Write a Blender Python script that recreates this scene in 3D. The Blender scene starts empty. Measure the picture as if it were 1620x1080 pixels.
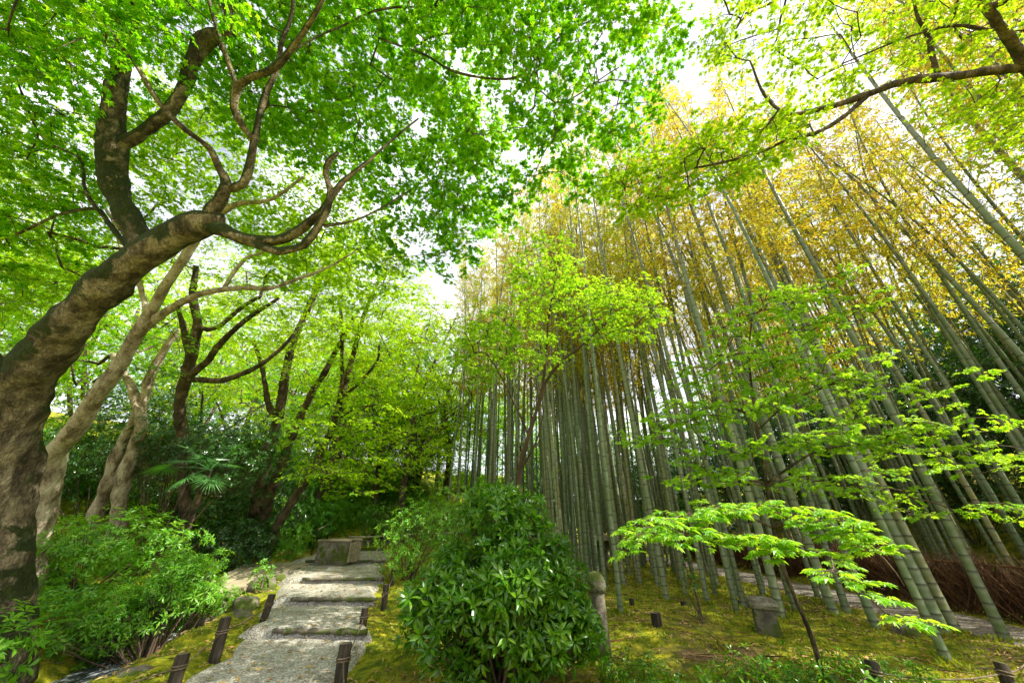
import bpy, math, random
import numpy as np
from mathutils import Vector, Matrix, Euler

R = math.radians
random.seed(7)
rng = np.random.default_rng(7)
SC = bpy.context.scene
COL = SC.collection

# ------------------------------------------------------------------ camera, light, exposure
PITCH = R(27.9)
EYE = 1.5
F = 540.0                       # focal length in photo pixels (12 mm on 36 mm, 1620 wide)
cam_d = bpy.data.cameras.new("camera")
cam_d.sensor_width = 36.0
cam_d.lens = 12.0
cam_d.clip_start = 0.05
cam_d.clip_end = 2000
cam = bpy.data.objects.new("camera", cam_d)
COL.objects.link(cam)
cam.location = (0, 0, EYE)
cam.rotation_euler = (R(90) + PITCH, 0, 0)
SC.camera = cam

SUN_AZ = R(112)                  # clockwise from the view direction (+Y) towards +X
SUN_EL = R(47)
world = bpy.data.worlds.new("World")
SC.world = world
world.use_nodes = True
wn = world.node_tree
wn.nodes.clear()
wo = wn.nodes.new("ShaderNodeOutputWorld")
bg = wn.nodes.new("ShaderNodeBackground")
sky = wn.nodes.new("ShaderNodeTexSky")
sky.sky_type = 'NISHITA'
sky.sun_disc = False
sky.sun_elevation = SUN_EL
sky.sun_rotation = SUN_AZ
sky.dust_density = 2.5
sky.ozone_density = 1.5
tc = wn.nodes.new("ShaderNodeTexCoord")
nz = wn.nodes.new("ShaderNodeTexNoise")
nz.inputs["Scale"].default_value = 3.2
nz.inputs["Detail"].default_value = 5
rp = wn.nodes.new("ShaderNodeValToRGB")
rp.color_ramp.elements[0].position = 0.36
rp.color_ramp.elements[1].position = 0.6
mx = wn.nodes.new("ShaderNodeMix")
mx.data_type = 'RGBA'
sat = wn.nodes.new('ShaderNodeHueSaturation'); sat.inputs['Saturation'].default_value = .45; sat.inputs['Value'].default_value = 1.35
wn.links.new(sky.outputs[0], sat.inputs['Color'])
mx.inputs[7].default_value = (6.9, 6.8, 7.2, 1)     # sunlit cloud
wn.links.new(tc.outputs["Generated"], nz.inputs["Vector"])
wn.links.new(nz.outputs["Fac"], rp.inputs[0])
wn.links.new(rp.outputs[0], mx.inputs[0])
wn.links.new(sat.outputs[0], mx.inputs[6])
wn.links.new(mx.outputs[2], bg.inputs[0])
bg.inputs[1].default_value = 0.12
wn.links.new(bg.outputs[0], wo.inputs[0])

sun_d = bpy.data.lights.new("sun", 'SUN')
sun_d.energy = 5.0
sun_d.angle = R(0.5)
sun_d.color = (1.0, 0.95, 0.84)
sun = bpy.data.objects.new("sun", sun_d)
COL.objects.link(sun)
sdir = Vector((math.sin(SUN_AZ) * math.cos(SUN_EL), math.cos(SUN_AZ) * math.cos(SUN_EL), math.sin(SUN_EL)))
sun.rotation_euler = sdir.to_track_quat('Z', 'Y').to_euler()
sun.location = (10, 6, 40)

SC.view_settings.view_transform = 'Standard'
SC.view_settings.look = 'None'
SC.view_settings.gamma = 1
SC.view_settings.exposure = 1.18
cy = SC.cycles
cy.max_bounces = 8
cy.diffuse_bounces = 5
cy.glossy_bounces = 2
cy.transmission_bounces = 6
cy.transparent_max_bounces = 4
cy.sample_clamp_indirect = 6.0
cy.caustics_reflective = False
cy.caustics_refractive = False

# ------------------------------------------------------------------ helpers
CP, SP = math.cos(PITCH), math.sin(PITCH)

def P(px, py, d):
    """world point seen at photo pixel (px,py) at camera depth d"""
    x, u = px - 810.0, 540.0 - py
    k = d / F
    return np.array((x * k, (F * CP - u * SP) * k, EYE + (F * SP + u * CP) * k))

def G(px, py, h=0.0):
    """world point on the ground level h seen at photo pixel"""
    x, u = px - 810.0, 540.0 - py
    up = F * SP + u * CP
    k = (h - EYE) / up
    return np.array((x * k, (F * CP - u * SP) * k, h))

def GT(px, py):
    p = G(px, py, 0.0)
    for _ in range(12):
        p = G(px, py, float(H(p[0], p[1])))
    return p

def sstep(a, b, x):
    t = np.clip((np.asarray(x, float) - a) / (b - a), 0, 1)
    return t * t * (3 - 2 * t)

_perm = np.random.default_rng(3).random((256, 256))
def vnoise(x, y):
    x = np.asarray(x, float); y = np.asarray(y, float)
    xi = np.floor(x).astype(int); yi = np.floor(y).astype(int)
    fx = x - xi; fy = y - yi
    fx = fx * fx * (3 - 2 * fx); fy = fy * fy * (3 - 2 * fy)
    a = _perm[xi & 255, yi & 255]; b = _perm[(xi + 1) & 255, yi & 255]
    c = _perm[xi & 255, (yi + 1) & 255]; d = _perm[(xi + 1) & 255, (yi + 1) & 255]
    return (a * (1 - fx) + b * fx) * (1 - fy) + (c * (1 - fx) + d * fx) * fy

STEPS = [6.28, 7.83, 9.4, 12.1]
def path_l(y): return np.interp(y, [0, 4.9, 6.3, 7.83, 9.4, 12.3, 15, 18], [-2.3, -3.35, -3.75, -4.35, -5.1, -6.6, -7.4, -8.0])
def path_r(y): return np.interp(y, [0, 4.9, 6.3, 7.83, 9.4, 12.3, 15, 18], [-0.6, -1.8, -2.12, -2.55, -2.98, -3.9, -4.4, -5.0])
def stream_x(y): return np.interp(y, [-5, 4, 6, 7.8, 8.8, 10.5, 14], [-5.6, -5.6, -5.9, -6.35, -6.9, -7.6, -9.0])

def H(x, y):
    x = np.asarray(x, float); y = np.asarray(y, float)
    lift = np.interp(y, [6.1, 6.45, 7.65, 8.0, 9.25, 9.55, 11.9, 12.3], [0, .12, .12, .24, .24, .36, .36, .48])
    h = lift * sstep(0.6, -1.6, x)
    # gully of the small stream
    dx = np.abs(x - stream_x(y))
    h = h - 0.75 * (1 - sstep(0.35, 1.35, dx)) * sstep(12.5, 10.0, y)
    # hillsides
    r = np.maximum(0, y - 15.5) * 0.26 * sstep(4.0, -2.0, x)
    l = np.maximum(0, -x - 10.5) * 0.42
    q = np.maximum(0, x - 12.5) * 0.40
    hill = r + l + q
    hill = 14 * (1 - np.exp(-hill / 14))
    h = h + hill
    nearpath = (1 - sstep(0.0, 0.5, np.maximum(path_l(y) - x, x - path_r(y)))) * sstep(16, 14, y)
    b = (vnoise(x * 0.9, y * 0.9) - .5) * 0.22 + (vnoise(x * 3.1 + 9, y * 3.1) - .5) * 0.09
    h = h + b * (1 - nearpath) * sstep(1.0, 4.0, np.hypot(x, y))
    # gravel walk through the bamboo
    gp = 1 - sstep(0.75, 1.15, np.abs(x - 7.55))
    h = h * (1 - gp) + gp * (-0.02) * 1.0
    h = h - nearpath * 0.05
    return h

def put(o, parent=None):
    COL.objects.link(o)
    if parent is not None:
        o.parent = parent
    return o

def thing(name, label, cat, loc=(0, 0, 0), rz=0.0, group=None):
    o = bpy.data.objects.new(name, None)
    COL.objects.link(o)
    o.location = tuple(float(v) for v in loc)
    o.rotation_euler = (0, 0, rz)
    o.empty_display_size = 0.2
    o["label"] = label
    o["category"] = cat
    if group: o["group"] = group
    return o

def tag(o, label=None, cat=None, group=None, kind=None):
    if label: o["label"] = label
    if cat: o["category"] = cat
    if group: o["group"] = group
    if kind: o["kind"] = kind
    return o

class MB:
    """mesh collector: vertex blocks with quads / triangles"""
    def __init__(s):
        s.v = []; s.q = []; s.t = []; s.n = 0
    def add(s, v, q=None, t=None):
        v = np.asarray(v, float).reshape(-1, 3)
        if q is not None and len(q): s.q.append(np.asarray(q, np.int64).reshape(-1, 4) + s.n)
        if t is not None and len(t): s.t.append(np.asarray(t, np.int64).reshape(-1, 3) + s.n)
        s.v.append(v); s.n += len(v)
    def mesh(s, name, mat=None, smooth=False, origin=(0, 0, 0)):
        v = np.concatenate(s.v) - np.asarray(origin, float)
        q = np.concatenate(s.q) if s.q else np.zeros((0, 4), np.int64)
        t = np.concatenate(s.t) if s.t else np.zeros((0, 3), np.int64)
        me = bpy.data.meshes.new(name)
        me.vertices.add(len(v)); me.vertices.foreach_set("co", v.astype(np.float32).ravel())
        nl = q.size + t.size
        me.loops.add(nl)
        me.loops.foreach_set("vertex_index", np.concatenate([q.ravel(), t.ravel()]).astype(np.int32))
        npoly = len(q) + len(t)
        me.polygons.add(npoly)
        st = np.concatenate([np.arange(len(q)) * 4, len(q) * 4 + np.arange(len(t)) * 3]).astype(np.int32)
        me.polygons.foreach_set("loop_start", st)
        me.polygons.foreach_set("use_smooth", np.full(npoly, smooth, bool))
        me.update(calc_edges=True)
        if mat is not None: me.materials.append(mat)
        return me
    def obj(s, name, mat, parent=None, smooth=False, origin=None):
        """parent: a thing at its location; geometry is given in world coordinates"""
        if origin is None:
            origin = tuple(parent.location) if parent is not None else (0, 0, 0)
        o = bpy.data.objects.new(name, s.mesh(name, mat, smooth, origin))
        put(o, parent)
        if parent is None: o.location = origin
        return o

def norm(v):
    v = np.asarray(v, float)
    return v / np.maximum(np.linalg.norm(v, axis=-1, keepdims=True), 1e-9)

def tube(mb, pts, rad, sides=8, rough=0.0, cap=False, seed=0):
    pts = np.asarray(pts, float); n = len(pts)
    rad = np.asarray(rad, float)
    if rad.ndim == 0: rad = np.full(n, float(rad))
    t = np.gradient(pts, axis=0); t = norm(t)
    ref = np.array((0, 0, 1.0)) if abs(t[0][2]) < 0.9 else np.array((1.0, 0, 0))
    u = norm(np.cross(t[0], ref)); U = [u]
    for i in range(1, n):
        u = u - t[i] * np.dot(u, t[i]); u = u / max(np.linalg.norm(u), 1e-9); U.append(u)
    U = np.array(U); W = np.cross(t, U)
    a = np.arange(sides) * 2 * math.pi / sides
    ca, sa = np.cos(a)[None, :, None], np.sin(a)[None, :, None]
    rr = rad[:, None, None] * np.ones((n, sides, 1))
    if rough > 0:
        arc = np.concatenate([[0], np.cumsum(np.linalg.norm(np.diff(pts, axis=0), axis=1))])
        m = max(rad.mean(), 1e-3)
        jj, ii = np.meshgrid(np.arange(sides), arc / m)
        nn = vnoise(ii * 0.55 + seed * 13.7, np.cos(jj * 2 * math.pi / sides) * 1.6 + seed + 5 + ii * .15) - .5
        n2 = vnoise(ii * 1.7 + seed * 3.7, np.sin(jj * 2 * math.pi / sides) * 3.0 + seed + 25) - .5
        rr = rr * (1 + rough * (nn * 1.3 + n2 * 0.7))[:, :, None]
    v = pts[:, None, :] + rr * (ca * U[:, None, :] + sa * W[:, None, :])
    i = np.arange(n - 1)[:, None]; j = np.arange(sides)[None, :]; j2 = (j + 1) % sides
    q = np.stack([i * sides + j, i * sides + j2, (i + 1) * sides + j2, (i + 1) * sides + j], -1).reshape(-1, 4)
    vv = v.reshape(-1, 3); tr = None
    if cap:
        vv = np.concatenate([vv, pts[:1], pts[-1:]])
        b = n * sides
        jj = np.arange(sides); k = (jj + 1) % sides
        tr = np.concatenate([np.stack([np.full(sides, b), k, jj], 1),
                             np.stack([np.full(sides, b + 1), (n - 1) * sides + jj, (n - 1) * sides + k], 1)])
    mb.add(vv, q, tr)

def spline(pts, step=0.12):
    """Catmull-Rom through rows (any number of columns), resampled about every step metres"""
    p = np.asarray(pts, float)
    p = np.concatenate([[2 * p[0] - p[1]], p, [2 * p[-1] - p[-2]]])
    out = []
    for i in range(1, len(p) - 2):
        L = np.linalg.norm(p[i + 1][:3] - p[i][:3]); n = max(2, int(L / step))
        for k in range(n):
            t = k / n
            out.append(0.5 * ((2 * p[i]) + (-p[i - 1] + p[i + 1]) * t + (2 * p[i - 1] - 5 * p[i] + 4 * p[i + 1] - p[i + 2]) * t * t
                              + (-p[i - 1] + 3 * p[i] - 3 * p[i + 1] + p[i + 2]) * t ** 3))
    out.append(p[-2])
    return np.array(out)

def box(mb, c, s, rz=0.0, jit=0.0, tilt=0.0):
    c = np.asarray(c, float); s = np.asarray(s, float) / 2
    k = np.array([(x, y, z) for z in (-1, 1) for y in (-1, 1) for x in (-1, 1)], float) * s
    if jit: k = k + rng.normal(0, jit, k.shape)
    if tilt:
        m = np.array(Euler((tilt, tilt * .6, 0)).to_matrix()); k = k @ m.T
    ca, sa = math.cos(rz), math.sin(rz)
    k = k @ np.array([[ca, sa, 0], [-sa, ca, 0], [0, 0, 1]])
    mb.add(k + c, [(0, 2, 3, 1), (4, 5, 7, 6), (0, 1, 5, 4), (2, 6, 7, 3), (0, 4, 6, 2), (1, 3, 7, 5)])

# ------------------------------------------------------------------ materials
def newmat(name):
    m = bpy.data.materials.new(name); m.use_nodes = True
    nt = m.node_tree; nt.nodes.clear()
    out = nt.nodes.new("ShaderNodeOutputMaterial")
    return m, nt, out

def nd(nt, t, **kw):
    n = nt.nodes.new(t)
    for k, v in kw.items(): setattr(n, k, v)
    return n

def ramp(nt, fac, cols, pos=None):
    r = nd(nt, "ShaderNodeValToRGB")
    e = r.color_ramp.elements
    pos = pos or [i / (len(cols) - 1) for i in range(len(cols))]
    while len(e) < len(cols): e.new(0.5)
    for i, (p, c) in enumerate(zip(pos, cols)):
        e[i].position = p; e[i].color = (*c, 1)
    nt.links.new(fac, r.inputs[0])
    return r.outputs[0]

def noise(nt, scale, detail=4, rough=.55, coord="Object", stretch=None, dist=0.0):
    tcn = nd(nt, "ShaderNodeTexCoord")
    n = nd(nt, "ShaderNodeTexNoise")
    n.inputs["Scale"].default_value = scale
    n.inputs["Detail"].default_value = detail
    n.inputs["Roughness"].default_value = rough
    n.inputs["Distortion"].default_value = dist
    if coord == "World":
        g = nd(nt, "ShaderNodeNewGeometry"); src = g.outputs["Position"]
    else:
        src = tcn.outputs[coord]
    if stretch:
        mp = nd(nt, "ShaderNodeMapping"); mp.inputs["Scale"].default_value = stretch
        nt.links.new(src, mp.inputs[0]); src = mp.outputs[0]
    nt.links.new(src, n.inputs["Vector"])
    return n.outputs["Fac"]

def mixc(nt, fac, a, b, mode='MIX'):
    m = nd(nt, "ShaderNodeMix", data_type='RGBA', blend_type=mode)
    for i, v in ((0, fac), (6, a), (7, b)):
        if isinstance(v, (int, float)): m.inputs[i].default_value = v
        elif isinstance(v, tuple): m.inputs[i].default_value = (*v, 1)
        else: nt.links.new(v, m.inputs[i])
    return m.outputs[2]

def math_(nt, op, a, b):
    m = nd(nt, "ShaderNodeMath", operation=op)
    for i, v in ((0, a), (1, b)):
        if isinstance(v, (int, float)): m.inputs[i].default_value = v
        else: nt.links.new(v, m.inputs[i])
    return m.outputs[0]

def leafmat(name, cols, trans, tmix=0.5, rough=.45, spec=.4, objvar=None, clump=1.2):
    """cols: list of leaf colours spread per leaf; trans: matching colours of light passing through"""
    m, nt, out = newmat(name)
    g = nd(nt, "ShaderNodeNewGeometry")
    f = math_(nt, 'MULTIPLY', g.outputs["Random Per Island"], .6)
    f = math_(nt, 'ADD', f, math_(nt, 'MULTIPLY', noise(nt, clump, 2, coord="World"), .6))
    f = math_(nt, 'SUBTRACT', f, .1)
    if objvar:
        oi = nd(nt, "ShaderNodeObjectInfo")
        f = math_(nt, 'ADD', math_(nt, 'MULTIPLY', f, 1 - objvar), math_(nt, 'MULTIPLY', oi.outputs["Random"], objvar))
    c = ramp(nt, f, cols); tcol = ramp(nt, f, trans)
    pr = nd(nt, "ShaderNodeBsdfPrincipled")
    nt.links.new(c, pr.inputs["Base Color"])
    pr.inputs["Roughness"].default_value = rough
    pr.inputs["Specular IOR Level"].default_value = spec
    tr = nd(nt, "ShaderNodeBsdfTranslucent")
    nt.links.new(tcol, tr.inputs[0])
    ms = nd(nt, "ShaderNodeMixShader"); ms.inputs[0].default_value = tmix
    nt.links.new(pr.outputs[0], ms.inputs[1]); nt.links.new(tr.outputs[0], ms.inputs[2])
    nt.links.new(ms.outputs[0], out.inputs[0])
    return m

def solid(name, colsock_fn, rough=.8, bump=None, spec=.3):
    m, nt, out = newmat(name)
    pr = nd(nt, "ShaderNodeBsdfPrincipled")
    pr.inputs["Specular IOR Level"].default_value = spec
    pr.inputs["Roughness"].default_value = rough
    c = colsock_fn(nt)
    nt.links.new(c, pr.inputs["Base Color"])
    if bump:
        hs, strength, dist = bump
        b = nd(nt, "ShaderNodeBump"); b.inputs["Strength"].default_value = strength; b.inputs["Distance"].default_value = dist
        nt.links.new(hs(nt), b.inputs["Height"]); nt.links.new(b.outputs[0], pr.inputs["Normal"])
    nt.links.new(pr.outputs[0], out.inputs[0])
    return m

M = {}
M['maple'] = leafmat("maple_leaf", [(.04, .155, .006), (.08, .24, .008), (.15, .33, .012), (.23, .42, .018)],
                     [(.10, .44, .004), (.24, .66, .006), (.46, .86, .012), (.80, .97, .025)], .55, .5, .12, clump=.8)
M['maple_far'] = leafmat("maple_leaf_yellow_green", [(.08, .22, .008), (.14, .31, .010), (.21, .38, .014), (.28, .43, .018)],
                     [(.30, .64, .004), (.50, .80, .008), (.68, .90, .012), (.85, .96, .02)], .55, .5, .12, objvar=.3)
M['maple_low'] = leafmat("maple_leaf_low_tiers", [(.07, .24, .014), (.13, .34, .018), (.21, .43, .028), (.32, .50, .05)],
                     [(.35, .70, .01), (.52, .85, .02), (.68, .95, .03), (.80, .98, .05)], .5, .42, .4)
M['bush'] = leafmat("glossy_bush_leaf", [(.022, .08, .005), (.045, .14, .006), (.09, .21, .008), (.18, .31, .015)],
                     [(.06, .35, .01), (.10, .42, .01), (.2, .5, .015), (.3, .6, .02)], .28, .27, .5)
M['shrub'] = leafmat("light_shrub_leaf", [(.05, .18, .012), (.08, .25, .014), (.15, .34, .02), (.26, .40, .05)],
                     [(.2, .55, .01), (.3, .65, .01), (.45, .75, .015), (.6, .8, .03)], .38, .38, .5)
M['camellia'] = leafmat("dark_evergreen_leaf", [(.015, .055, .010), (.025, .085, .012), (.04, .12, .018), (.06, .16, .03)],
                     [(.04, .2, .01), (.06, .26, .01), (.1, .3, .015), (.16, .36, .02)], .22, .25, .6, objvar=.3)
M['fern'] = leafmat("ground_plant_leaf", [(.04, .16, .012), (.07, .24, .02), (.10, .30, .02), (.2, .36, .03)],
                     [(.15, .5, .01), (.25, .6, .01), (.35, .7, .015), (.5, .75, .03)], .35, .4, .5)
M['bamboo_leaf'] = leafmat("golden_bamboo_leaf", [(.09, .24, .02), (.24, .32, .03), (.50, .38, .03), (.60, .32, .03)],
                     [(.45, .80, .03), (.75, .80, .04), (1.0, .80, .05), (1.0, .60, .05)], .5, .5, .3, objvar=.45, clump=.35)
M['litter'] = leafmat("fallen_leaf", [(.30, .20, .06), (.38, .30, .10), (.42, .22, .07), (.5, .42, .2)],
                     [(.3, .2, .05)] * 2, .1, .6, .3)
M['tuft'] = leafmat("moss_tuft", [(.06, .12, .010), (.13, .20, .012), (.26, .30, .018), (.44, .38, .03)],
                     [(.2, .35, .01), (.4, .45, .01), (.6, .6, .02), (.7, .6, .03)], .35, .7, .2, clump=.8)
M['palm'] = leafmat("palm_frond", [(.04, .14, .03), (.06, .18, .04), (.10, .24, .07)], [(.1, .4, .02), (.2, .5, .03)], .3, .35, .5)

def bark_col(dark, mid, light, moss, mossamt=.5, moss_side=None):
    def f(nt):
        a = noise(nt, 5.0, 9, .72, stretch=(1, 1, .5), dist=.3)
        c = ramp(nt, a, [dark, mid, light], [.40, .5, .61])
        b = noise(nt, 1.6, 5, .7, dist=.4)
        g = nd(nt, "ShaderNodeNewGeometry")
        if moss_side:
            dp = nd(nt, "ShaderNodeVectorMath", operation='DOT_PRODUCT')
            nt.links.new(g.outputs["Normal"], dp.inputs[0]); dp.inputs[1].default_value = moss_side
            b = math_(nt, 'ADD', b, math_(nt, 'MULTIPLY', dp.outputs["Value"], .26))
        fac = ramp(nt, b, [(0, 0, 0), (1, 1, 1)], [1 - mossamt - .03, 1 - mossamt + .04])
        mc = ramp(nt, noise(nt, 14, 4, .7), [tuple(v * .5 for v in moss), moss], [.3, .7])
        c = mixc(nt, fac, c, mc)
        c = mixc(nt, cracks(nt), mixc(nt, .3, c, (.02, .015, .01)), c)
        return mixc(nt, ramp(nt, noise(nt, 30, 6, .75, stretch=(1, 1, .4)), [(1, 1, 1), (0, 0, 0)], [.33, .43]), c, (.03, .022, .014))
    return f
def cracks(nt):
    g = nd(nt, "ShaderNodeTexCoord"); mp = nd(nt, "ShaderNodeMapping"); mp.inputs["Scale"].default_value = (1, 1, .38)
    nt.links.new(g.outputs["Object"], mp.inputs[0])
    ad = nd(nt, "ShaderNodeVectorMath", operation='ADD'); nt.links.new(mp.outputs[0], ad.inputs[0])
    n = nd(nt, "ShaderNodeTexNoise"); n.inputs["Scale"].default_value = 7; n.inputs["Detail"].default_value = 4; nt.links.new(mp.outputs[0], n.inputs["Vector"])
    sc = nd(nt, "ShaderNodeVectorMath", operation='SCALE'); sc.inputs["Scale"].default_value = .16; nt.links.new(n.outputs["Color"], sc.inputs[0]); nt.links.new(sc.outputs[0], ad.inputs[1])
    v = nd(nt, "ShaderNodeTexVoronoi", feature='DISTANCE_TO_EDGE'); v.inputs["Scale"].default_value = 21; nt.links.new(ad.outputs[0], v.inputs["Vector"])
    return ramp(nt, v.outputs["Distance"], [(0, 0, 0), (1, 1, 1)], [0, .16])
def bark_bump(nt):
    a = noise(nt, 11, 8, .75, stretch=(1, 1, .35), dist=.5)
    b = noise(nt, 60, 4, .7)
    return math_(nt, 'ADD', math_(nt, 'ADD', a, math_(nt, 'MULTIPLY', cracks(nt), .35)), math_(nt, 'MULTIPLY', b, .35))
M['bark'] = solid("mossy_maple_bark", bark_col((.055, .04, .022), (.19, .145, .085), (.42, .34, .21), (.045, .065, .008), .60, (-.6, -.1, .8)), .85, (bark_bump, .9, .05))
M['bark_pale'] = solid("pale_smooth_bark", bark_col((.18, .13, .085), (.44, .35, .25), (.62, .53, .41), (.07, .10, .02), .36, (-.4, .1, .7)), .8, (bark_bump, .5, .03))
M['bark_mid'] = solid("brown_bark", bark_col((.035, .026, .016), (.10, .07, .045), (.22, .16, .10), (.05, .07, .015), .36), .85, (bark_bump, .7, .03))
M['twig'] = solid("twig_bark", lambda nt: ramp(nt, noise(nt, 2.0, 3), [(.05, .035, .02), (.12, .08, .05)], [.35, .65]), .8)

def culm_col(nt):
    oi = nd(nt, "ShaderNodeObjectInfo")
    base = ramp(nt, oi.outputs["Random"], [(.09, .15, .045), (.125, .175, .075), (.075, .11, .025), (.16, .20, .09), (.20, .18, .055), (.08, .145, .055)],
                [0, .2, .4, .6, .8, 1])
    st = noise(nt, 2.4, 4, .6, stretch=(1.5, 1.5, .35))
    base = mixc(nt, ramp(nt, st, [(0, 0, 0), (1, 1, 1)], [.42, .68]), base, (.19, .21, .14))
    sp = noise(nt, 30, 3, .6, stretch=(1, 1, .25))
    base = mixc(nt, ramp(nt, sp, [(0, 0, 0), (.5, .5, .5)], [.58, .7]), base, (.09, .10, .05))
    at = nd(nt, "ShaderNodeAttribute", attribute_name="node")
    base = mixc(nt, math_(nt, 'MINIMUM', at.outputs["Fac"], 1.0), base, (.05, .05, .03))
    at2 = nd(nt, "ShaderNodeAttribute", attribute_name="wax")
    base = mixc(nt, math_(nt, 'MULTIPLY', at2.outputs["Fac"], .4), base, (.28, .30, .23))
    return base
M['culm'] = solid("bamboo_culm", culm_col, .42, None, .45)

def soil(nt):
    a = noise(nt, .55, 6, .6, coord="World")
    b = noise(nt, 4.5, 6, .7, coord="World")
    c = noise(nt, 40, 4, .7, coord="World")
    moss = ramp(nt, b, [(.035, .055, .008), (.11, .16, .010), (.29, .30, .016), (.58, .48, .03)], [.28, .42, .54, .70])
    brown = ramp(nt, c, [(.05, .032, .018), (.15, .10, .05), (.34, .24, .12)], [.3, .5, .72])
    base = mixc(nt, ramp(nt, a, [(0, 0, 0), (1, 1, 1)], [.52, .64]), moss, brown)
    return mixc(nt, ramp(nt, c, [(0, 0, 0), (.7, .7, .7)], [.58, .72]), base, brown)
def soil_b(nt): return math_(nt, 'ADD', noise(nt, 7, 5, .7, coord="World"), math_(nt, 'MULTIPLY', noise(nt, 60, 3, .7, coord="World"), .5))
M['soil'] = solid("mossy_soil", soil, .95, (soil_b, 1.0, .06), .1)
def grav(nt):
    v = nd(nt, "ShaderNodeTexVoronoi"); v.inputs["Scale"].default_value = 60
    g = nd(nt, "ShaderNodeNewGeometry"); nt.links.new(g.outputs["Position"], v.inputs["Vector"])
    a = ramp(nt, v.outputs["Color"], [(.26, .245, .20), (.46, .44, .385), (.66, .63, .56)], [.2, .5, .8])
    b = ramp(nt, noise(nt, 2.2, 5, .65, coord="World"), [(.30, .26, .16), (.85, .84, .78)], [.3, .58])
    return mixc(nt, .55, a, b, 'MULTIPLY')
def grav_b(nt):
    v = nd(nt, "ShaderNodeTexVoronoi"); v.inputs["Scale"].default_value = 55
    g = nd(nt, "ShaderNodeNewGeometry"); nt.links.new(g.outputs["Position"], v.inputs["Vector"])
    return v.outputs["Distance"]
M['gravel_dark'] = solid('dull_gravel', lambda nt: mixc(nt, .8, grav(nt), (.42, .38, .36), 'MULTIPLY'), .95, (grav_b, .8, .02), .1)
M['gravel'] = solid("pale_gravel", grav, .9, (grav_b, .8, .02), .15)
def stonec(nt):
    a = ramp(nt, noise(nt, 5, 6, .65), [(.05, .042, .03), (.16, .14, .105), (.36, .32, .25)], [.33, .5, .7])
    return mixc(nt, ramp(nt, noise(nt, 2.6, 5, .7), [(0, 0, 0), (1, 1, 1)], [.47, .56]), a, (.07, .095, .015))
M['stone'] = solid("mossy_stone", stonec, .9, (lambda nt: noise(nt, 12, 6, .7), .7, .04), .2)
M['wood_post'] = solid("weathered_dark_wood", lambda nt: ramp(nt, noise(nt, 8, 5, .6, stretch=(3, 3, .3)), [(.012, .010, .007), (.035, .027, .018), (.09, .07, .045)], [.3, .5, .75]), .85,
                       (lambda nt: noise(nt, 20, 4, .6, stretch=(3, 3, .2)), .7, .02))
M['wood_cut'] = solid("cut_wood_end", lambda nt: ramp(nt, noise(nt, 12, 4, .6), [(.06, .05, .035), (.17, .14, .10)], [.3, .7]), .85)
M['timber'] = solid("pale_worn_timber", lambda nt: ramp(nt, noise(nt, 6, 5, .6, stretch=(.5, 4, 4)), [(.16, .13, .07), (.34, .29, .19), (.52, .46, .34)], [.3, .5, .75]), .85,
                    (lambda nt: noise(nt, 14, 4, .6, stretch=(.5, 4, 4)), .6, .02))
M['rope'] = solid("palm_rope", lambda nt: ramp(nt, noise(nt, 40, 3, .6), [(.07, .05, .03), (.18, .14, .09)], [.35, .65]), .9)
M['brush'] = solid("dry_brushwood", lambda nt: ramp(nt, nd(nt, "ShaderNodeNewGeometry").outputs["Random Per Island"], [(.03, .016, .010), (.09, .042, .02), (.18, .08, .032), (.24, .15, .07)]), .85)
m, nt, out = newmat("stream_water")
pr = nd(nt, "ShaderNodeBsdfPrincipled"); pr.inputs["Base Color"].default_value = (.10, .13, .14, 1); pr.inputs["Roughness"].default_value = .06
fo = ramp(nt, noise(nt, 5, 5, .7, coord="World", stretch=(2.5, .7, 1)), [(.04, .05, .05), (.7, .75, .8)], [.5, .62]); nt.links.new(fo, pr.inputs["Base Color"])
b = nd(nt, "ShaderNodeBump"); b.inputs["Strength"].default_value = .6; b.inputs["Distance"].default_value = .05
nt.links.new(noise(nt, 9, 3, coord="World"), b.inputs["Height"]); nt.links.new(b.outputs[0], pr.inputs["Normal"]); nt.links.new(pr.outputs[0], out.inputs[0])
M['water'] = m

# ------------------------------------------------------------------ leaves
def maple_template(lobes=7, w=.20):
    ang = np.linspace(-118, 118, lobes) if lobes >= 7 else np.linspace(-100, 100, lobes)
    L = 1.0 - 0.55 * (np.abs(ang) / 120) ** 1.6
    v = [(0, 0, 0)]; q = []
    for a, l in zip(ang, L):
        a = math.radians(a); d = np.array((math.sin(a), math.cos(a))); s = np.array((d[1], -d[0]))
        p1 = d * l * .42 + s * w * l; p2 = d * l; p3 = d * l * .42 - s * w * l
        b = len(v)
        v += [(p1[0], p1[1], .03), (p2[0], p2[1], -.13 * l), (p3[0], p3[1], .03)]
        q.append((0, b, b + 1, b + 2))
    v = np.array(v); v[:, 0] *= .62; v[:, 1] = v[:, 1] * .62 + .1; v[0, 1] = 0.1
    return v, np.array(q)
def blade_template(w=.16, droop=.18):
    v = np.array([(0, 0, 0), (w, .38, .02), (0, 1, -droop), (-w, .38, .02)], float)
    return v, np.array([(0, 1, 2, 3)])
def lance_template(w=.17, droop=.22):
    v = np.array([(0, 0, 0), (w * .8, .3, .05), (w, .6, .0), (0, 1, -droop), (-w, .6, 0), (-w * .8, .3, .05), (0, .3, .0), (0, .6, -.05)], float)
    return v, np.array([(0, 1, 6, 5), (1, 2, 7, 6), (5, 6, 7, 4)]), np.array([(2, 3, 7), (7, 3, 4)])
T7 = maple_template(7); T5 = maple_template(5, .24); T3 = maple_template(3, .34)
TB = blade_template(); TBW = blade_template(.26, .1); TL = lance_template(.16); TLN = lance_template(.125, .3); TN = blade_template(.085, .3)

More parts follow.
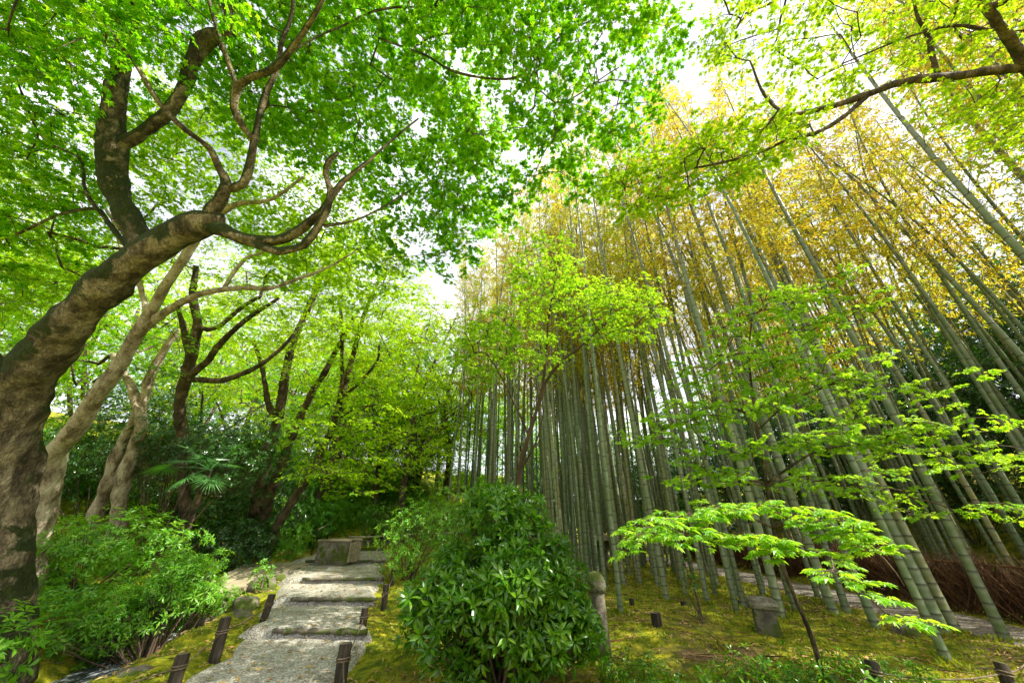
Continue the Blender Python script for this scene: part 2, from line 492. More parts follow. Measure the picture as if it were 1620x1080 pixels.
def leaves(mb, pos, dirn, nrm, size, tpl):
    v, q = tpl[0], tpl[1]; t = tpl[2] if len(tpl) > 2 else None
    pos = np.asarray(pos, float); N = len(pos); K = len(v)
    if N == 0: return
    d = norm(dirn); n = nrm - d * np.sum(nrm * d, 1, keepdims=True); n = norm(n); s = np.cross(d, n)
    size = np.broadcast_to(np.asarray(size, float), (N,))[:, None, None]
    vv = pos[:, None, :] + size * (v[None, :, 0:1] * s[:, None, :] + v[None, :, 1:2] * d[:, None, :] + v[None, :, 2:3] * n[:, None, :])
    off = (np.arange(N) * K)[:, None, None]
    mb.add(vv.reshape(-1, 3), (q[None] + off).reshape(-1, 4), None if t is None else (t[None] + off).reshape(-1, 3))

def prisms(mb, a, b, r):
    """thin three sided sticks a->b"""
    a = np.asarray(a, float); b = np.asarray(b, float); N = len(a)
    if N == 0: return
    d = norm(b - a); ref = np.where(np.abs(d[:, 2:3]) < .9, np.array([[0, 0, 1.]]), np.array([[1., 0, 0]]))
    u = norm(np.cross(d, ref)); w = np.cross(d, u)
    r = np.broadcast_to(np.asarray(r, float), (N,))[:, None]
    V = []
    for p, k in ((a, 1.0), (b, .5)):
        for an in (0, 2.094, 4.189):
            V.append(p + r * k * (math.cos(an) * u + math.sin(an) * w))
    V = np.stack(V, 1)
    q = np.array([(0, 1, 4, 3), (1, 2, 5, 4), (2, 0, 3, 5)])
    mb.add(V.reshape(-1, 3), (q[None] + (np.arange(N) * 6)[:, None, None]).reshape(-1, 4))

def sprays(leaf_mb, twig_mb, c, out, up, rad, per, size, tpl, tilt=.33, flat=.05, g=rng):
    """fans of leaves: c base points, out directions, up spray normals, rad reach"""
    c = np.asarray(c, float); N = len(c)
    up = norm(up); o = out - up * np.sum(out * up, 1, keepdims=True); o = norm(o); s = np.cross(o, up)
    nt_ = 5
    ta = (np.linspace(-1, 1, nt_)[None] * 1.15 + g.normal(0, .15, (N, nt_)))
    td = np.cos(ta)[..., None] * o[:, None] + np.sin(ta)[..., None] * s[:, None]
    tl = rad[:, None] * (1 - .35 * np.abs(np.linspace(-1, 1, nt_))[None]) * g.uniform(.8, 1.15, (N, nt_))
    a = np.repeat(c[:, None], nt_, 1); b = a + td * tl[..., None]
    b[..., 2] -= tl * .12
    if twig_mb is not None: prisms(twig_mb, a.reshape(-1, 3), b.reshape(-1, 3), .0028)
    tot = N * per
    si = np.repeat(np.arange(N), per); ti = g.integers(0, nt_, tot)
    r = g.uniform(.12, 1.05, tot) ** .75
    base = c[si] + td[si, ti] * (tl[si, ti] * r)[:, None]
    base[:, 2] -= tl[si, ti] * r * .12
    base += g.normal(0, 1, (tot, 3)) * (rad[si] * flat)[:, None]
    sgn = np.sign(g.uniform(-1, 1, tot)); an = sgn * g.uniform(.2, 1.2, tot)
    d0 = td[si, ti]; s0 = np.cross(d0, up[si])
    d = np.cos(an)[:, None] * d0 + np.sin(an)[:, None] * s0
    d[:, 2] -= g.uniform(.05, .45, tot)
    n = up[si] + g.normal(0, tilt, (tot, 3))
    leaves(leaf_mb, base, d, n, size * g.uniform(.65, 1.2, tot), tpl)

# ------------------------------------------------------------------ tree growing
class Tree:
    def __init__(s, name, label, base, cat="tree", group=None, bark='bark', seed=1):
        s.root = thing(name, label, cat, base, group=group)
        s.bark = bark; s.g = np.random.default_rng(seed); s.seed = seed
        s.nodes = []; s.rad = []; s.branches = []; s.trunk = MB(); s.twig = MB(); s.leaf = MB(); s.nlimb = 0; s.k = .82
    def limb(s, pts, sides=12, rough=.38, part=None, own=False, step=.10, wob=.0):
        """pts rows: x,y,z,r in world coordinates"""
        p = spline(pts, step)
        if own and not wob: wob = .09
        if wob:
            n = len(p); t = np.arange(n)
            for k in range(3):
                p[:, k] += (vnoise(t * .13 + k * 17 + s.seed * 3, np.full(n, s.seed * 1.7)) - .5) * wob * np.minimum(1, t / 6)
        mb = MB() if own else s.trunk
        s.nlimb += 1
        tube(mb, p[:, :3], np.maximum(p[:, 3], .003), sides, rough, True, s.seed + s.nlimb)
        if own: mb.obj(part or 'limb', M[s.bark], s.root, True)
        i0 = len(s.nodes)
        sk = p[::2]
        s.nodes += [tuple(v[:3]) for v in sk]; s.rad += [float(v[3]) for v in sk]
        return p
    def px(s, rows, **kw):
        """rows: px, py, depth, half width in px"""
        return s.limb([(*P(a, b, d), s.k * r * d / F) for a, b, d, r in rows], **kw)
    def grow(s, att, seg=.22, sag=.06, rmin=.0026, rk=.0026):
        att = np.asarray(att, float)
        nodes = np.array(s.nodes); nr = len(nodes)
        par = [-1] * nr; cnt = [0] * nr
        d = np.full(len(att), 1e9); near = np.zeros(len(att), int)
        def upd(idx0):
            sub = nodes[idx0:]
            for k0 in range(0, len(att), 256):
                D = np.linalg.norm(att[k0:k0 + 256, None] - sub[None], axis=2)
                j = D.argmin(1); dd = D[np.arange(len(j)), j]
                m_ = dd < d[k0:k0 + 256]
                d[k0:k0 + 256][m_] = dd[m_]; near[k0:k0 + 256][m_] = j[m_] + idx0
        upd(0)
        done = np.zeros(len(att), bool); ends = np.zeros((len(att), 3)); outs = np.zeros((len(att), 3))
        paths = []
        for _ in range(len(att)):
            dd = np.where(done, 1e9, d); k = int(dd.argmin()); done[k] = True
            a = nodes[near[k]]; b = att[k]; L = np.linalg.norm(b - a)
            n = max(2, int(L / seg) + 1)
            t = np.linspace(0, 1, n + 1)[:, None]
            mid = (a + b) / 2 + s.g.normal(0, .07 * L, 3) + np.array((0, 0, .08 * L))
            pth = (1 - t) ** 2 * a + 2 * t * (1 - t) * mid + t * t * b
            pth[1:-1] += s.g.normal(0, .010 * min(L, 1.2), (n - 1, 3))
            i0 = len(nodes)
            nodes = np.concatenate([nodes, pth[1:]])
            pr_ = near[k]
            for q in range(n):
                par.append(pr_); cnt.append(0); pr_ = i0 + q
            c_ = i0 + n - 1
            while c_ >= 0: cnt[c_] += 1; c_ = par[c_]
            paths.append((near[k], i0, n, pth))
            outs[k] = pth[-1] - pth[-2]
            new0 = i0
            sub = nodes[new0:]
            D = np.linalg.norm(att[:, None] - sub[None], axis=2); j = D.argmin(1); dn = D[np.arange(len(j)), j]
            m_ = dn < d; d[m_] = dn[m_]; near[m_] = j[m_] + new0
        rn = {}
        for st, i0, n, pth in paths:
            c_ = np.array([cnt[i0]] + [cnt[i0 + q] for q in range(n)], float)
            r = rmin + rk * (c_ ** .55 - 1)
            r = np.minimum(r, (s.rad[st] if st < nr else rn[st]) * .85 + .001)
            for q in range(n): rn[i0 + q] = float(r[min(q + 1, len(r) - 1)])
            tube(s.twig, pth, r, 4 if r[0] < .012 else 6)
        return att, norm(outs)
    def foliate(s, att, outs, rad=(.3, .55), per=26, size=.085, tpl=None, tilt=.33, upt=.22, flat=.05):
        N = len(att); g = s.g
        up = np.tile(np.array((0, 0, 1.)), (N, 1)) + g.normal(0, upt, (N, 3))
        o = outs.copy(); o[:, 2] *= .3
        o += g.normal(0, .25, (N, 3))
        sprays(s.leaf, s.twig, att, o, up, g.uniform(rad[0], rad[1], N), per, size, tpl or T5, tilt, flat, g)
    def finish(s, leafmat_='maple', trunkname='trunk', crownname='crown'):
        if s.trunk.n: s.trunk.obj(trunkname, M[s.bark], s.root, True)
        if s.twig.n: s.twig.obj('branches', M['twig'], s.root, True)
        if s.leaf.n: s.leaf.obj(crownname, M[leafmat_], s.root)
        return s.root

def poly_sample(poly, n, g):
    poly = np.asarray(poly, float); lo = poly.min(0); hi = poly.max(0); out = []
    while len(out) < n:
        p = g.uniform(lo, hi, (n * 3, 2))
        x, y = p[:, 0], p[:, 1]; ins = np.zeros(len(p), bool); j = len(poly) - 1
        for i in range(len(poly)):
            xi, yi = poly[i]; xj, yj = poly[j]
            ins ^= ((yi > y) != (yj > y)) & (x < (xj - xi) * (y - yi) / (yj - yi + 1e-12) + xi)
            j = i
        out += list(p[ins])
    return np.array(out[:n])
DEN = 1.55

def region(poly, n, d0, d1, g, layer=.0, mind=0.0):
    n = int(n * DEN); xy = poly_sample(poly, n, g); d = g.uniform(d0, d1, n)
    p = np.array([P(a, b, c) for (a, b), c in zip(xy, d)])
    if layer: 
        ph = vnoise(p[:, 0] * .5, p[:, 1] * .5) * layer
        p[:, 2] = np.round((p[:, 2] - ph) / layer) * layer + ph + g.normal(0, layer * .12, n)
    return p

#@@SETTING
# ------------------------------------------------------------------ the setting
def gw_x(y): return np.interp(y, [-4, 6, 13, 18, 24, 32], [8.3, 7.75, 7.45, 7.0, 4.6, 0.5])
_H0 = H
def H(x, y):
    x = np.asarray(x, float); y = np.asarray(y, float)
    h = _H0(x, y)
    gp = 1 - sstep(0.65, 1.2, np.abs(x - gw_x(y)))
    return h * (1 - gp) + gp * -0.03

def axis(lo, hi, step, far, n):
    mid = np.arange(lo, hi + step / 2, step)
    o = np.geomspace(step * 2, far, n)
    return np.concatenate([lo - o[::-1], mid, hi + o])
gx = axis(-14, 16, .13, 500, 34); gy = axis(1.5, 24, .13, 500, 34)
X, Y = np.meshgrid(gx, gy)
Z = H(X, Y)
mb = MB()
nx, ny = len(gx), len(gy)
i, j = np.meshgrid(np.arange(nx - 1), np.arange(ny - 1))
a = (j * nx + i).ravel()
mb.add(np.stack([X, Y, Z], -1).reshape(-1, 3), np.stack([a, a + 1, a + nx + 1, a + nx], 1))
tag(mb.obj('ground', M['soil'], None, True), kind='structure')

mb = MB()
ys = [(1.5, 6.28), (6.28, 7.83), (7.83, 9.4), (9.4, 12.1), (12.1, 15.5)]
yy = np.concatenate([np.arange(y0 + .011, y1 - .01, .1) for y0, y1 in ys] + [np.array([y0 + e for y0 in STEPS for e in (-.01, .0)]), [15.5]]); yy = np.sort(yy)
cols = 16
wl = path_l(yy) - .12 + (vnoise(yy * 1.6, yy * 0 + 3) - .5) * .3; wr = path_r(yy) + .04 + (vnoise(yy * 1.6, yy * 0 + 8) - .5) * .2
t = np.linspace(0, 1, cols)
XX = wl[:, None] * (1 - t) + wr[:, None] * t
wavy = .05 * np.sin(XX * 1.3)
YY = np.repeat(yy[:, None], cols, 1)
near = np.array([min(STEPS, key=lambda q_: abs(q_ - v)) for v in yy]); blend = np.clip(1 - np.abs(yy - near) / .5, 0, 1)[:, None]
YY = YY + wavy * blend
lvl = np.searchsorted(np.array(STEPS), yy, side='right')[:, None] * .12
ZZ = lvl + .035 + (vnoise(XX * 2, YY * 2) - .5) * .03
ZZ[:, 0] = lvl[:, 0] - .08; ZZ[:, -1] = lvl[:, 0] - .08; ZZ[:, 1] -= .012; ZZ[:, -2] -= .012
n_ = len(yy); ii, jj = np.meshgrid(np.arange(cols - 1), np.arange(n_ - 1)); a = (jj * cols + ii).ravel()
mb.add(np.stack([XX, YY, ZZ], -1).reshape(-1, 3), np.stack([a, a + 1, a + cols + 1, a + cols], 1))
tag(mb.obj('gravel_path', M['gravel'], None, True), kind='structure')
mb = MB()
yy = np.arange(-2, 30, .15); cols = 10; t = np.linspace(-1, 1, cols)
XX = gw_x(yy)[:, None] + t * (.72 + .16 * (vnoise(yy * 1.4, yy * 0 + 40)[:, None] - .5)); YY = np.repeat(yy[:, None], cols, 1)
ZZ = 0.0 + (vnoise(XX * 2, YY * 2) - .5) * .03; ZZ[:, 0] -= .05; ZZ[:, -1] -= .05
ii, jj = np.meshgrid(np.arange(cols - 1), np.arange(len(yy) - 1)); a = (jj * cols + ii).ravel()
mb.add(np.stack([XX, YY, ZZ], -1).reshape(-1, 3), np.stack([a, a + 1, a + cols + 1, a + cols], 1))
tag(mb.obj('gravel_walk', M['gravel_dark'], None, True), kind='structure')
# stream water in the gully
mb = MB()
yy = np.arange(-1, 12, .2); t = np.linspace(-1, 1, 7)
XX = stream_x(yy)[:, None] + t * .75; YY = np.repeat(yy[:, None], 7, 1); ZZ = -.52 + .09 * np.maximum(0, YY - 7.2) + 0 * XX
ii, jj = np.meshgrid(np.arange(6), np.arange(len(yy) - 1)); a = (jj * 7 + ii).ravel()
mb.add(np.stack([XX, YY, ZZ], -1).reshape(-1, 3), np.stack([a, a + 1, a + 8, a + 7], 1))
tag(mb.obj('stream', M['water'], None, True), kind='structure')

# ------------------------------------------------------------------ step edges, posts, rope
g = rng
for k, (y0, lab) in enumerate(zip(STEPS, ["worn timber edge of the lowest step across the gravel path",
                                         "mossy timber edge of the second step, beside the tilted post",
                                         "mossy timber edge of the third step up the gravel path",
                                         "farthest step edge, moss-covered, in front of the boxy trough"])):
    xl = float(path_l(y0)) + (.3 if k == 0 else .25 if k == 1 else .35); xr = float(path_r(y0)) + .05
    mb = MB(); n = 16
    p = np.array([(xl + (xr - xl) * q / n, y0 - .03 + .05 * math.sin(1.3 * (xl + (xr - xl) * q / n)), k * .12 + .122 + .008 * math.sin(q * 2.1)) for q in range(n + 1)])
    tube(mb, p, np.full(n + 1, .03), 8, .5, True, k + 3)
    c = p[n // 2]
    o = mb.obj('timber_step_edge', M['stone'], None, True, origin=tuple(c))
    tag(o, lab, 'step edge', 'step edges on the gravel path')

def post(base, top, r, label, grp, sides=12):
    base = np.asarray(base, float); top = np.asarray(top, float)
    t = thing('wooden_post', label, 'post', base, group=grp)
    mb = MB(); ax = norm(top - base)
    pts = [base - ax * .12, base + ax * .05, (base + top) / 2, top - ax * .015, top]
    r = r * .88
    tube(mb, pts, [r * 1.02, r * 1.02, r, r, r * .93], sides, .16, False, int(abs(base[0] * 7)))
    mb.obj('shaft', M['wood_post'], t, True)
    mb = MB(); u = norm(np.cross(ax, (0, 1., 0))); w = np.cross(ax, u)
    a = np.arange(sides) * 2 * math.pi / sides
    ring = top + ax * .003 + (r * .92) * (np.cos(a)[:, None] * u + np.sin(a)[:, None] * w)
    mb.add(np.concatenate([ring, [top + ax * .008]]), None, [(i_, (i_ + 1) % sides, sides) for i_ in range(sides)])
    mb.obj('cut_top', M['wood_cut'], t)
    mb = MB()
    c = base + (top - base) * .68
    for dz in (-.012, .012):
        an = np.linspace(0, 2 * math.pi, 17)
        tube(mb, [c + ax * dz + (r + .006) * (math.cos(q) * u + math.sin(q) * w) for q in an], np.full(17, .009), 5)
    mb.obj('rope_knot', M['rope'], t, True)
    return c

def vpost(bx, by, tx, ty, d, r, label, grp, h=None):
    b = GT(bx, by) if by < 1200 else None
    zz = b; # depth of the base
    dd = (b[1] * CP + (b[2] - EYE) * SP)
    # top: on the same vertical plane facing the camera, leaned slightly
    t = P(tx, ty, dd)
    k = dd
    for _ in range(8):
        t = P(tx, ty, k); lean = t[1] - b[1]; k -= lean * .8
        if abs(lean) < .01: break
    return post(b, t, r, label, grp)
gl = 'rope posts along the left side of the gravel path'; gr = 'rope posts along the right side of the gravel path'
L = [vpost(270, 1098, 290, 1034, 0, .068, "nearest left path post, dark, cut by the bottom edge of the photo", gl),
     vpost(338, 1047, 358, 976, 0, .068, "dark post leaning right at the left path edge, in front of the stream", gl),
     vpost(415, 987, 431, 940, 0, .062, "left path post beside the mossy rocks, the farthest one on that side", gl)]
Rr = [vpost(536, 1096, 547, 1017, 0, .072, "nearest right path post, thick and dark, at the bottom of the path", gr),
      vpost(571, 1010, 578, 961, 0, .062, "second dark post on the right of the gravel path", gr),
      vpost(606, 968, 611, 924, 0, .06, "third dark post on the right, half behind the big glossy bush", gr),
      vpost(619, 930, 623, 901, 0, .058, "farthest right path post, almost hidden by the glossy bush", gr)]
B2 = [vpost(1392, 1100, 1378, 1045, 0, .06, "short dark post in the moss at the bottom edge, left one of two", 'posts in the moss at the bottom right'),
      vpost(1602, 1100, 1583, 1048, 0, .06, "short dark post in the moss at the bottom right corner", 'posts in the moss at the bottom right')]
def rope(pts, lab, r=.007):
    mb = MB(); P_ = []
    for a, b in zip(pts[:-1], pts[1:]):
        for t in np.linspace(0, 1, 14)[:-1]:
            p = a * (1 - t) + b * t; p = p.copy(); p[2] -= .32 * t * (1 - t) * np.linalg.norm(b - a) * .45; P_.append(p)
    P_.append(pts[-1]); tube(mb, P_, np.full(len(P_), r), 6)
    tag(mb.obj('rope', M['rope'], None, True, origin=tuple(P_[0])), lab, 'rope')
rope([L[0] + np.array((-.9, -1.3, 0))] + L, "slack rope strung along the left posts of the gravel path")
rope([Rr[0] + np.array((.6, -1.3, 0))] + Rr, "slack dark rope strung along the right posts of the gravel path")
rope([B2[0] + np.array((-1.2, -.5, -.05))] + B2 + [B2[1] + np.array((1.5, .9, 0))], "thin rope between the two short posts in the moss")

# ------------------------------------------------------------------ stones
def rock_mb(c, s, seed, mb=None, seg=14):
    mb = mb or MB(); g_ = np.random.default_rng(seed)
    th = np.linspace(0, math.pi, seg); ph = np.arange(seg * 2) * math.pi / seg
    T, Ph = np.meshgrid(th, ph, indexing='ij')
    d = np.stack([np.sin(T) * np.cos(Ph), np.sin(T) * np.sin(Ph), np.cos(T)], -1)
    r = np.ones(T.shape)
    for _ in range(9):                                  # cut by random planes: faceted boulder
        nn = norm(g_.normal(0, 1, 3)); k = g_.uniform(.62, .9); dt = d @ nn
        r = np.minimum(r, np.where(dt > .05, k / np.maximum(dt, .05), 9))
    r = r * (1 + (vnoise(d[..., 0] * 3 + seed, d[..., 1] * 3 + d[..., 2] * 2.2) - .5) * .16)
    v = d * r[..., None] * np.asarray(s) + np.asarray(c)
    n2 = seg * 2; ii, jj = np.meshgrid(np.arange(seg - 1), np.arange(n2), indexing='ij'); j2 = (jj + 1) % n2
    q = np.stack([ii * n2 + jj, (ii + 1) * n2 + jj, (ii + 1) * n2 + j2, ii * n2 + j2], -1).reshape(-1, 4)
    mb.add(v.reshape(-1, 3), q); return mb
def rock(px_, py_, h, s, lab, seed, grp='boulders by the stream and bridge', mat='stone'):
    p = G(px_, py_, h)
    p[2] = h
    o = rock_mb(p, s, seed).obj('boulder', M[mat], None, True, origin=tuple(p))
    tag(o, lab, 'rock', grp); return p
rock(386, 962, .10, (.27, .22, .22), "rounded tan boulder beside the left path post", 1)
rock(345, 948, .12, (.24, .2, .16), "pale flat-topped stone under the edge of the timber bridge", 2)
rock(416, 930, .22, (.34, .3, .26), "large dark mossy boulder where bridge and steps meet", 3)
rock(440, 918, .28, (.22, .25, .2), "mossy stone at the left end of the upper steps", 4)
rock(404, 905, .28, (.28, .25, .2), "stone with orange moss behind the large dark boulder", 5)
rock(330, 975, -.05, (.42, .35, .3), "dark wet boulder above the stream behind the leaning post", 6)
rock(372, 990, -.12, (.35, .25, .25), "dark stone in the shade beneath the tan boulder", 7)
rock(296, 962, -.15, (.3, .25, .28), "pale streaked stone at the edge of the falling water", 8)
rock(215, 1068, -.02, (.22, .16, .08), "low pale stone in moss near the bottom left corner", 9)
rock(255, 1052, -.02, (.16, .14, .07), "small grey stone sunk in moss left of the nearest post", 10)
rock(480, 914, .30, (.3, .16, .12), "long mossy stone set in the left end of a step", 11)
rock(1062, 896, .0, (.24, .16, .26), "small grey boulder beside the gravel walk among culms", 12, 'stones in the bamboo grove')
rock(1432, 998, .0, (.16, .13, .13), "small dark stone at the near edge of the gravel walk", 13, 'stones in the bamboo grove')
rock(917, 872, .05, (.13, .12, .32), "small upright stone deep behind the glossy bush", 14, 'stones in the bamboo grove')
# low boulders edging the gully bank
# timber bridge
t = thing('timber_bridge', "low bridge of pale worn planks crossing the stream left of the steps", 'bridge', (-6.9, 10.4, .2))
A0, A1 = G(300, 940, .24), G(372, 934, .27); B0, B1 = G(388, 889, .46), G(492, 890, .46)
nb = 5
for k in range(nb):
    f0, f1 = k / nb + .012, (k + 1) / nb - .012
    a0 = A0 * (1 - f0) + A1 * f0; a1 = A0 * (1 - f1) + A1 * f1; b0 = B0 * (1 - f0) + B1 * f0; b1 = B0 * (1 - f1) + B1 * f1
    a0 = a0 - norm(b0 - a0) * random.uniform(0, .15); a1 = a1 - norm(b1 - a1) * random.uniform(0, .15)
    mb = MB(); n = 14; V = []
    for q in range(n + 1):
        s_ = q / n; l_ = a0 * (1 - s_) + b0 * s_; r_ = a1 * (1 - s_) + b1 * s_; dz = .012 * math.sin(q * 1.7 + k)
        V += [l_ + (0, 0, dz), r_ + (0, 0, dz * .5), r_ + (0, 0, dz * .5 - .09), l_ + (0, 0, dz - .09)]
    Q = []
    for q in range(n):
        for e in range(4): Q.append((q * 4 + e, q * 4 + (e + 1) % 4, q * 4 + 4 + (e + 1) % 4, q * 4 + 4 + e))
    Q += [(0, 3, 2, 1), (n * 4, n * 4 + 1, n * 4 + 2, n * 4 + 3)]
    mb.add(V, Q); mb.obj('plank', M['timber'], t)
for e in (.15, .85):
    a = A0 * (1 - e) + A1 * e - (0, 0, .16); b = B0 * (1 - e) + B1 * e - (0, 0, .16)
    mb = MB(); tube(mb, [a, (a + b) / 2, b], [.07, .075, .07], 8, .2, True, 3); mb.obj('beam', M['wood_post'], t, True)

# box-like trough at the top of the steps
bp = G(532, 888, .48)
t = thing('wooden_trough', "boxy mossy trough with pale slatted right side at the top of the steps", 'trough', bp, R(-9))
def local(o): o.rotation_euler = (0, 0, 0)
W_, D_, Hh = .98, .56, .52
for (cx_, cy_, sx, sy, nm, mt_) in ((0, -D_ / 2, W_, .06, 'front_panel', 'stone'), (0, D_ / 2, W_, .06, 'back_panel', 'stone'), (-W_ / 2 + .03, 0, .06, D_ - .065, 'side_panel', 'stone')):
    mb = MB(); box(mb, (cx_, cy_, Hh / 2 - .02), (sx, sy, Hh + .04), 0, .006); o = bpy.data.objects.new(nm, mb.mesh(nm, M[mt_])); put(o, t)
mb = MB()
for q in range(6):
    box(mb, (W_ / 2 + .005, -D_ / 2 + .07 + q * .1, Hh / 2 - .01), (.05, .078, Hh * random.uniform(.92, 1.02)), 0, .004)
o = bpy.data.objects.new('slatted_side', mb.mesh('slatted_side', M['timber'])); put(o, t)
mb = MB()
for (a, b) in (((-W_ / 2 - .04, -D_ / 2 - .02), (W_ / 2 + .05, -D_ / 2 - .02)), ((-W_ / 2 - .04, D_ / 2 + .02), (W_ / 2 + .05, D_ / 2 + .02))):
    tube(mb, [(*a, Hh + .03), ((a[0] + b[0]) / 2, a[1], Hh + .035), (*b, Hh + .03)], [.035, .033, .035], 8, .1, True)
o = bpy.data.objects.new('rim_pole', mb.mesh('rim_pole', M['timber'], True)); put(o, t)

# low pole rails behind the steps and up the hill
def railing(pts, lab, h=.55, grp=None, r=.022):
    pts = [np.array((p[0], p[1], float(H(p[0], p[1])))) for p in pts]
    t = thing('pole_railing', lab, 'railing', pts[0], group=grp)
    for p in pts:
        mb = MB(); tube(mb, [p - (0, 0, .1), p + (0, 0, h + .06)], [r * 1.3, r * 1.2], 7, .1, True); mb.obj('post', M['wood_post'], t, True)
    for a, b in zip(pts[:-1], pts[1:]):
        mb = MB(); tube(mb, [a + (0, 0, h), (a + b) / 2 + (0, 0, h - .02), b + (0, 0, h)], [r, r, r], 7, .1, True); mb.obj('rail', M['timber'], t, True)
railing([(-5.9, 14.1), (-4.7, 14.5), (-3.3, 14.3), (-2.0, 13.6)], "low pole railing running behind the trough at the top of the steps", .62)
railing([(-7.3, 14.6), (-7.6, 16.2), (-8.2, 18.2), (-8.0, 20.5)], "dark handrail climbing the hillside behind the leaning maples", .8)

# worn stone stairs on the far slope
t = None
for k in range(7):
    y_ = 15.6 + k * .75; x_ = -5.9 + .22 * k + .25 * math.sin(k * 1.1); z_ = float(H(x_, y_))
    mb = MB(); box(mb, (0, 0, 0), (1.7, .32, .2), R(6 * math.sin(k)), .03)
    o = mb.obj('stone_stair_tread', M['stone'], None, False, origin=(0, 0, 0)); o.location = (x_, y_, z_ + .04)
    tag(o, "rough stone tread in the stair up the far slope", 'step', 'treads of the stone stair on the far slope')

# stone pillar, lantern base, stump, small lantern
def lathe(mb, c, prof, sides=20, rough=0., square=False, rz=0.):
    c = np.asarray(c, float); V = []; n = len(prof)
    for r, z in prof:
        for k in range(sides):
            a = 2 * math.pi * k / sides; rr = r
            if square:
                aa = (a % (math.pi / 2)) - math.pi / 4; rr = r / max(math.cos(aa), .75)
            if rough: rr *= 1 + (vnoise(np.array([k * .9 + z * 9]), np.array([z * 11 + 3])).item() - .5) * rough
            V.append(c + (rr * math.cos(a + rz), rr * math.sin(a + rz), z))
    Q = [(i_ * sides + k, i_ * sides + (k + 1) % sides, (i_ + 1) * sides + (k + 1) % sides, (i_ + 1) * sides + k) for i_ in range(n - 1) for k in range(sides)]
    mb.add(V, Q)
p = P(950, 1010, 4.6); p[2] = float(H(p[0], p[1]))
t = thing('stone_pillar', "round-capped mossy stone pillar beside the glossy bush", 'stone pillar', p)
kz = 1.03
mb = MB(); lathe(mb, p, [(.13, -.15), (.125, .1), (.115, .5), (.11, .68)], 18, .10); mb.obj('shaft', M['stone'], t, True)
mb = MB(); lathe(mb, p, [(.11, .681), (.135, .69), (.145, .75), (.14, .82), (.11, .88), (.06, .915), (.002, .93)], 18, .06); mb.obj('cap', M['stone'], t, True)
p = GT(1218, 1003)
t = thing('capped_stone_block', "squat stone block with a wider worn cap, standing in the moss", 'stone block', p)
mb = MB(); lathe(mb, p, [(.17, -.1), (.165, .05), (.155, .34)], 24, .05, True, R(20)); mb.obj('block', M['stone'], t, False)
mb = MB(); lathe(mb, p, [(.15, .342), (.205, .35), (.215, .40), (.19, .46), (.10, .485), (.002, .49)], 24, .05, True, R(20)); mb.obj('cap', M['stone'], t, False)
p = GT(958, 905)
t = thing('stone_lantern', "small weathered stone lantern with a pale roof among distant culms", 'stone lantern', p)
mb = MB(); lathe(mb, p, [(.24, -.1), (.22, .08), (.12, .14), (.11, .62), (.2, .68)], 14, .08); mb.obj('pedestal', M['stone'], t, True)
mb = MB(); lathe(mb, p, [(.17, .681), (.17, .98)], 12, .04, True); mb.obj('light_chamber', M['stone'], t)
mb = MB(); lathe(mb, p, [(.38, .982), (.36, 1.04), (.16, 1.2), (.06, 1.25), (.07, 1.32), (.002, 1.40)], 14, .06); mb.obj('roof', M['timber'], t, True)
for (px_, py_, r_, h_, lab) in ((1040, 990, .075, .17, "cut bamboo stump standing in yellow moss, squarest and nearest"),
                                (1083, 962, .06, .13, "short dark bamboo stump behind the thin sapling"),
                                (1000, 957, .05, .12, "broken dark stump at the foot of a front culm"),
                                (1168, 955, .05, .07, "low rotten stump beside the gravel walk")):
    p = GT(px_, py_)
    t = thing('bamboo_stump', lab, 'stump', p, group='cut stumps in the moss')
    mb = MB(); lathe(mb, p, [(r_ * 1.15, -.08), (r_ * 1.05, .02), (r_, h_ * .6), (r_ * .98, h_)], 14, .12); mb.obj('stump_side', M['wood_post'], t, True)
    mb = MB(); lathe(mb, p, [(r_ * .97, h_ + .001), (r_ * .75, h_ + .004), (r_ * .72, h_ - .05), (.002, h_ - .055)], 14); mb.obj('hollow_top', M['wood_cut'], t, True)

# brushwood fence behind the gravel walk
g = np.random.default_rng(5)
t = thing('brushwood_fence', "low reddish-brown fence of dry bamboo twigs along the gravel walk", 'fence', (9.0, 8, 0))
n = 15000
yb = g.uniform(1.5, 19, n); xb = gw_x(yb) + 1.32 + g.normal(0, .10, n); zb = H(xb, yb)
a = np.stack([xb, yb, zb + g.uniform(-.05, .55, n)], 1)
b = a + np.stack([g.normal(0, .16, n), g.normal(0, .28, n), g.uniform(.25, .62, n)], 1)
mb = MB(); prisms(mb, a, b, g.uniform(.004, .009, n)); mb.obj('twig_panel', M['brush'], t)
mb = MB()
for y0 in np.arange(1.5, 19, 2.2):
    for zz in (.42, .8):
        mb_ = MB(); q = [(float(gw_x(y0 + s_)) + 1.18, y0 + s_, zz) for s_ in (0, 1.1, 2.2)]
        tube(mb_, q, [.018] * 3, 6, .1, True); mb_.obj('rail', M['brush'], t, True)

# ------------------------------------------------------------------ bamboo grove
def culm_points(Ht, bend, az, seed):
    g_ = np.random.default_rng(seed)
    zz = [0.0]; L_ = .13
    while zz[-1] < Ht:
        L_ = min(.34, L_ + .012) if zz[-1] < Ht * .5 else max(.16, L_ - .004)
        zz.append(zz[-1] + L_ * g_.uniform(.93, 1.07))
    zz = np.array(zz)
    t_ = zz / Ht
    off = bend * (.10 * t_ + .9 * t_ ** 3.2)
    wob = .05 * np.sin(t_ * 9 + seed)
    x = off * math.cos(az) + wob; y = off * math.sin(az) + .05 * np.cos(t_ * 7 + seed)
    x -= x[0]; y -= y[0]
    z = zz - (bend ** 2) * .035 * t_ ** 5
    return np.stack([x, y, z], 1)
def radius_at(t_, r0): return r0 * (1.06 - .15 * t_ - .82 * t_ ** 2.2) * (1 + .14 * np.exp(-t_ * 40))

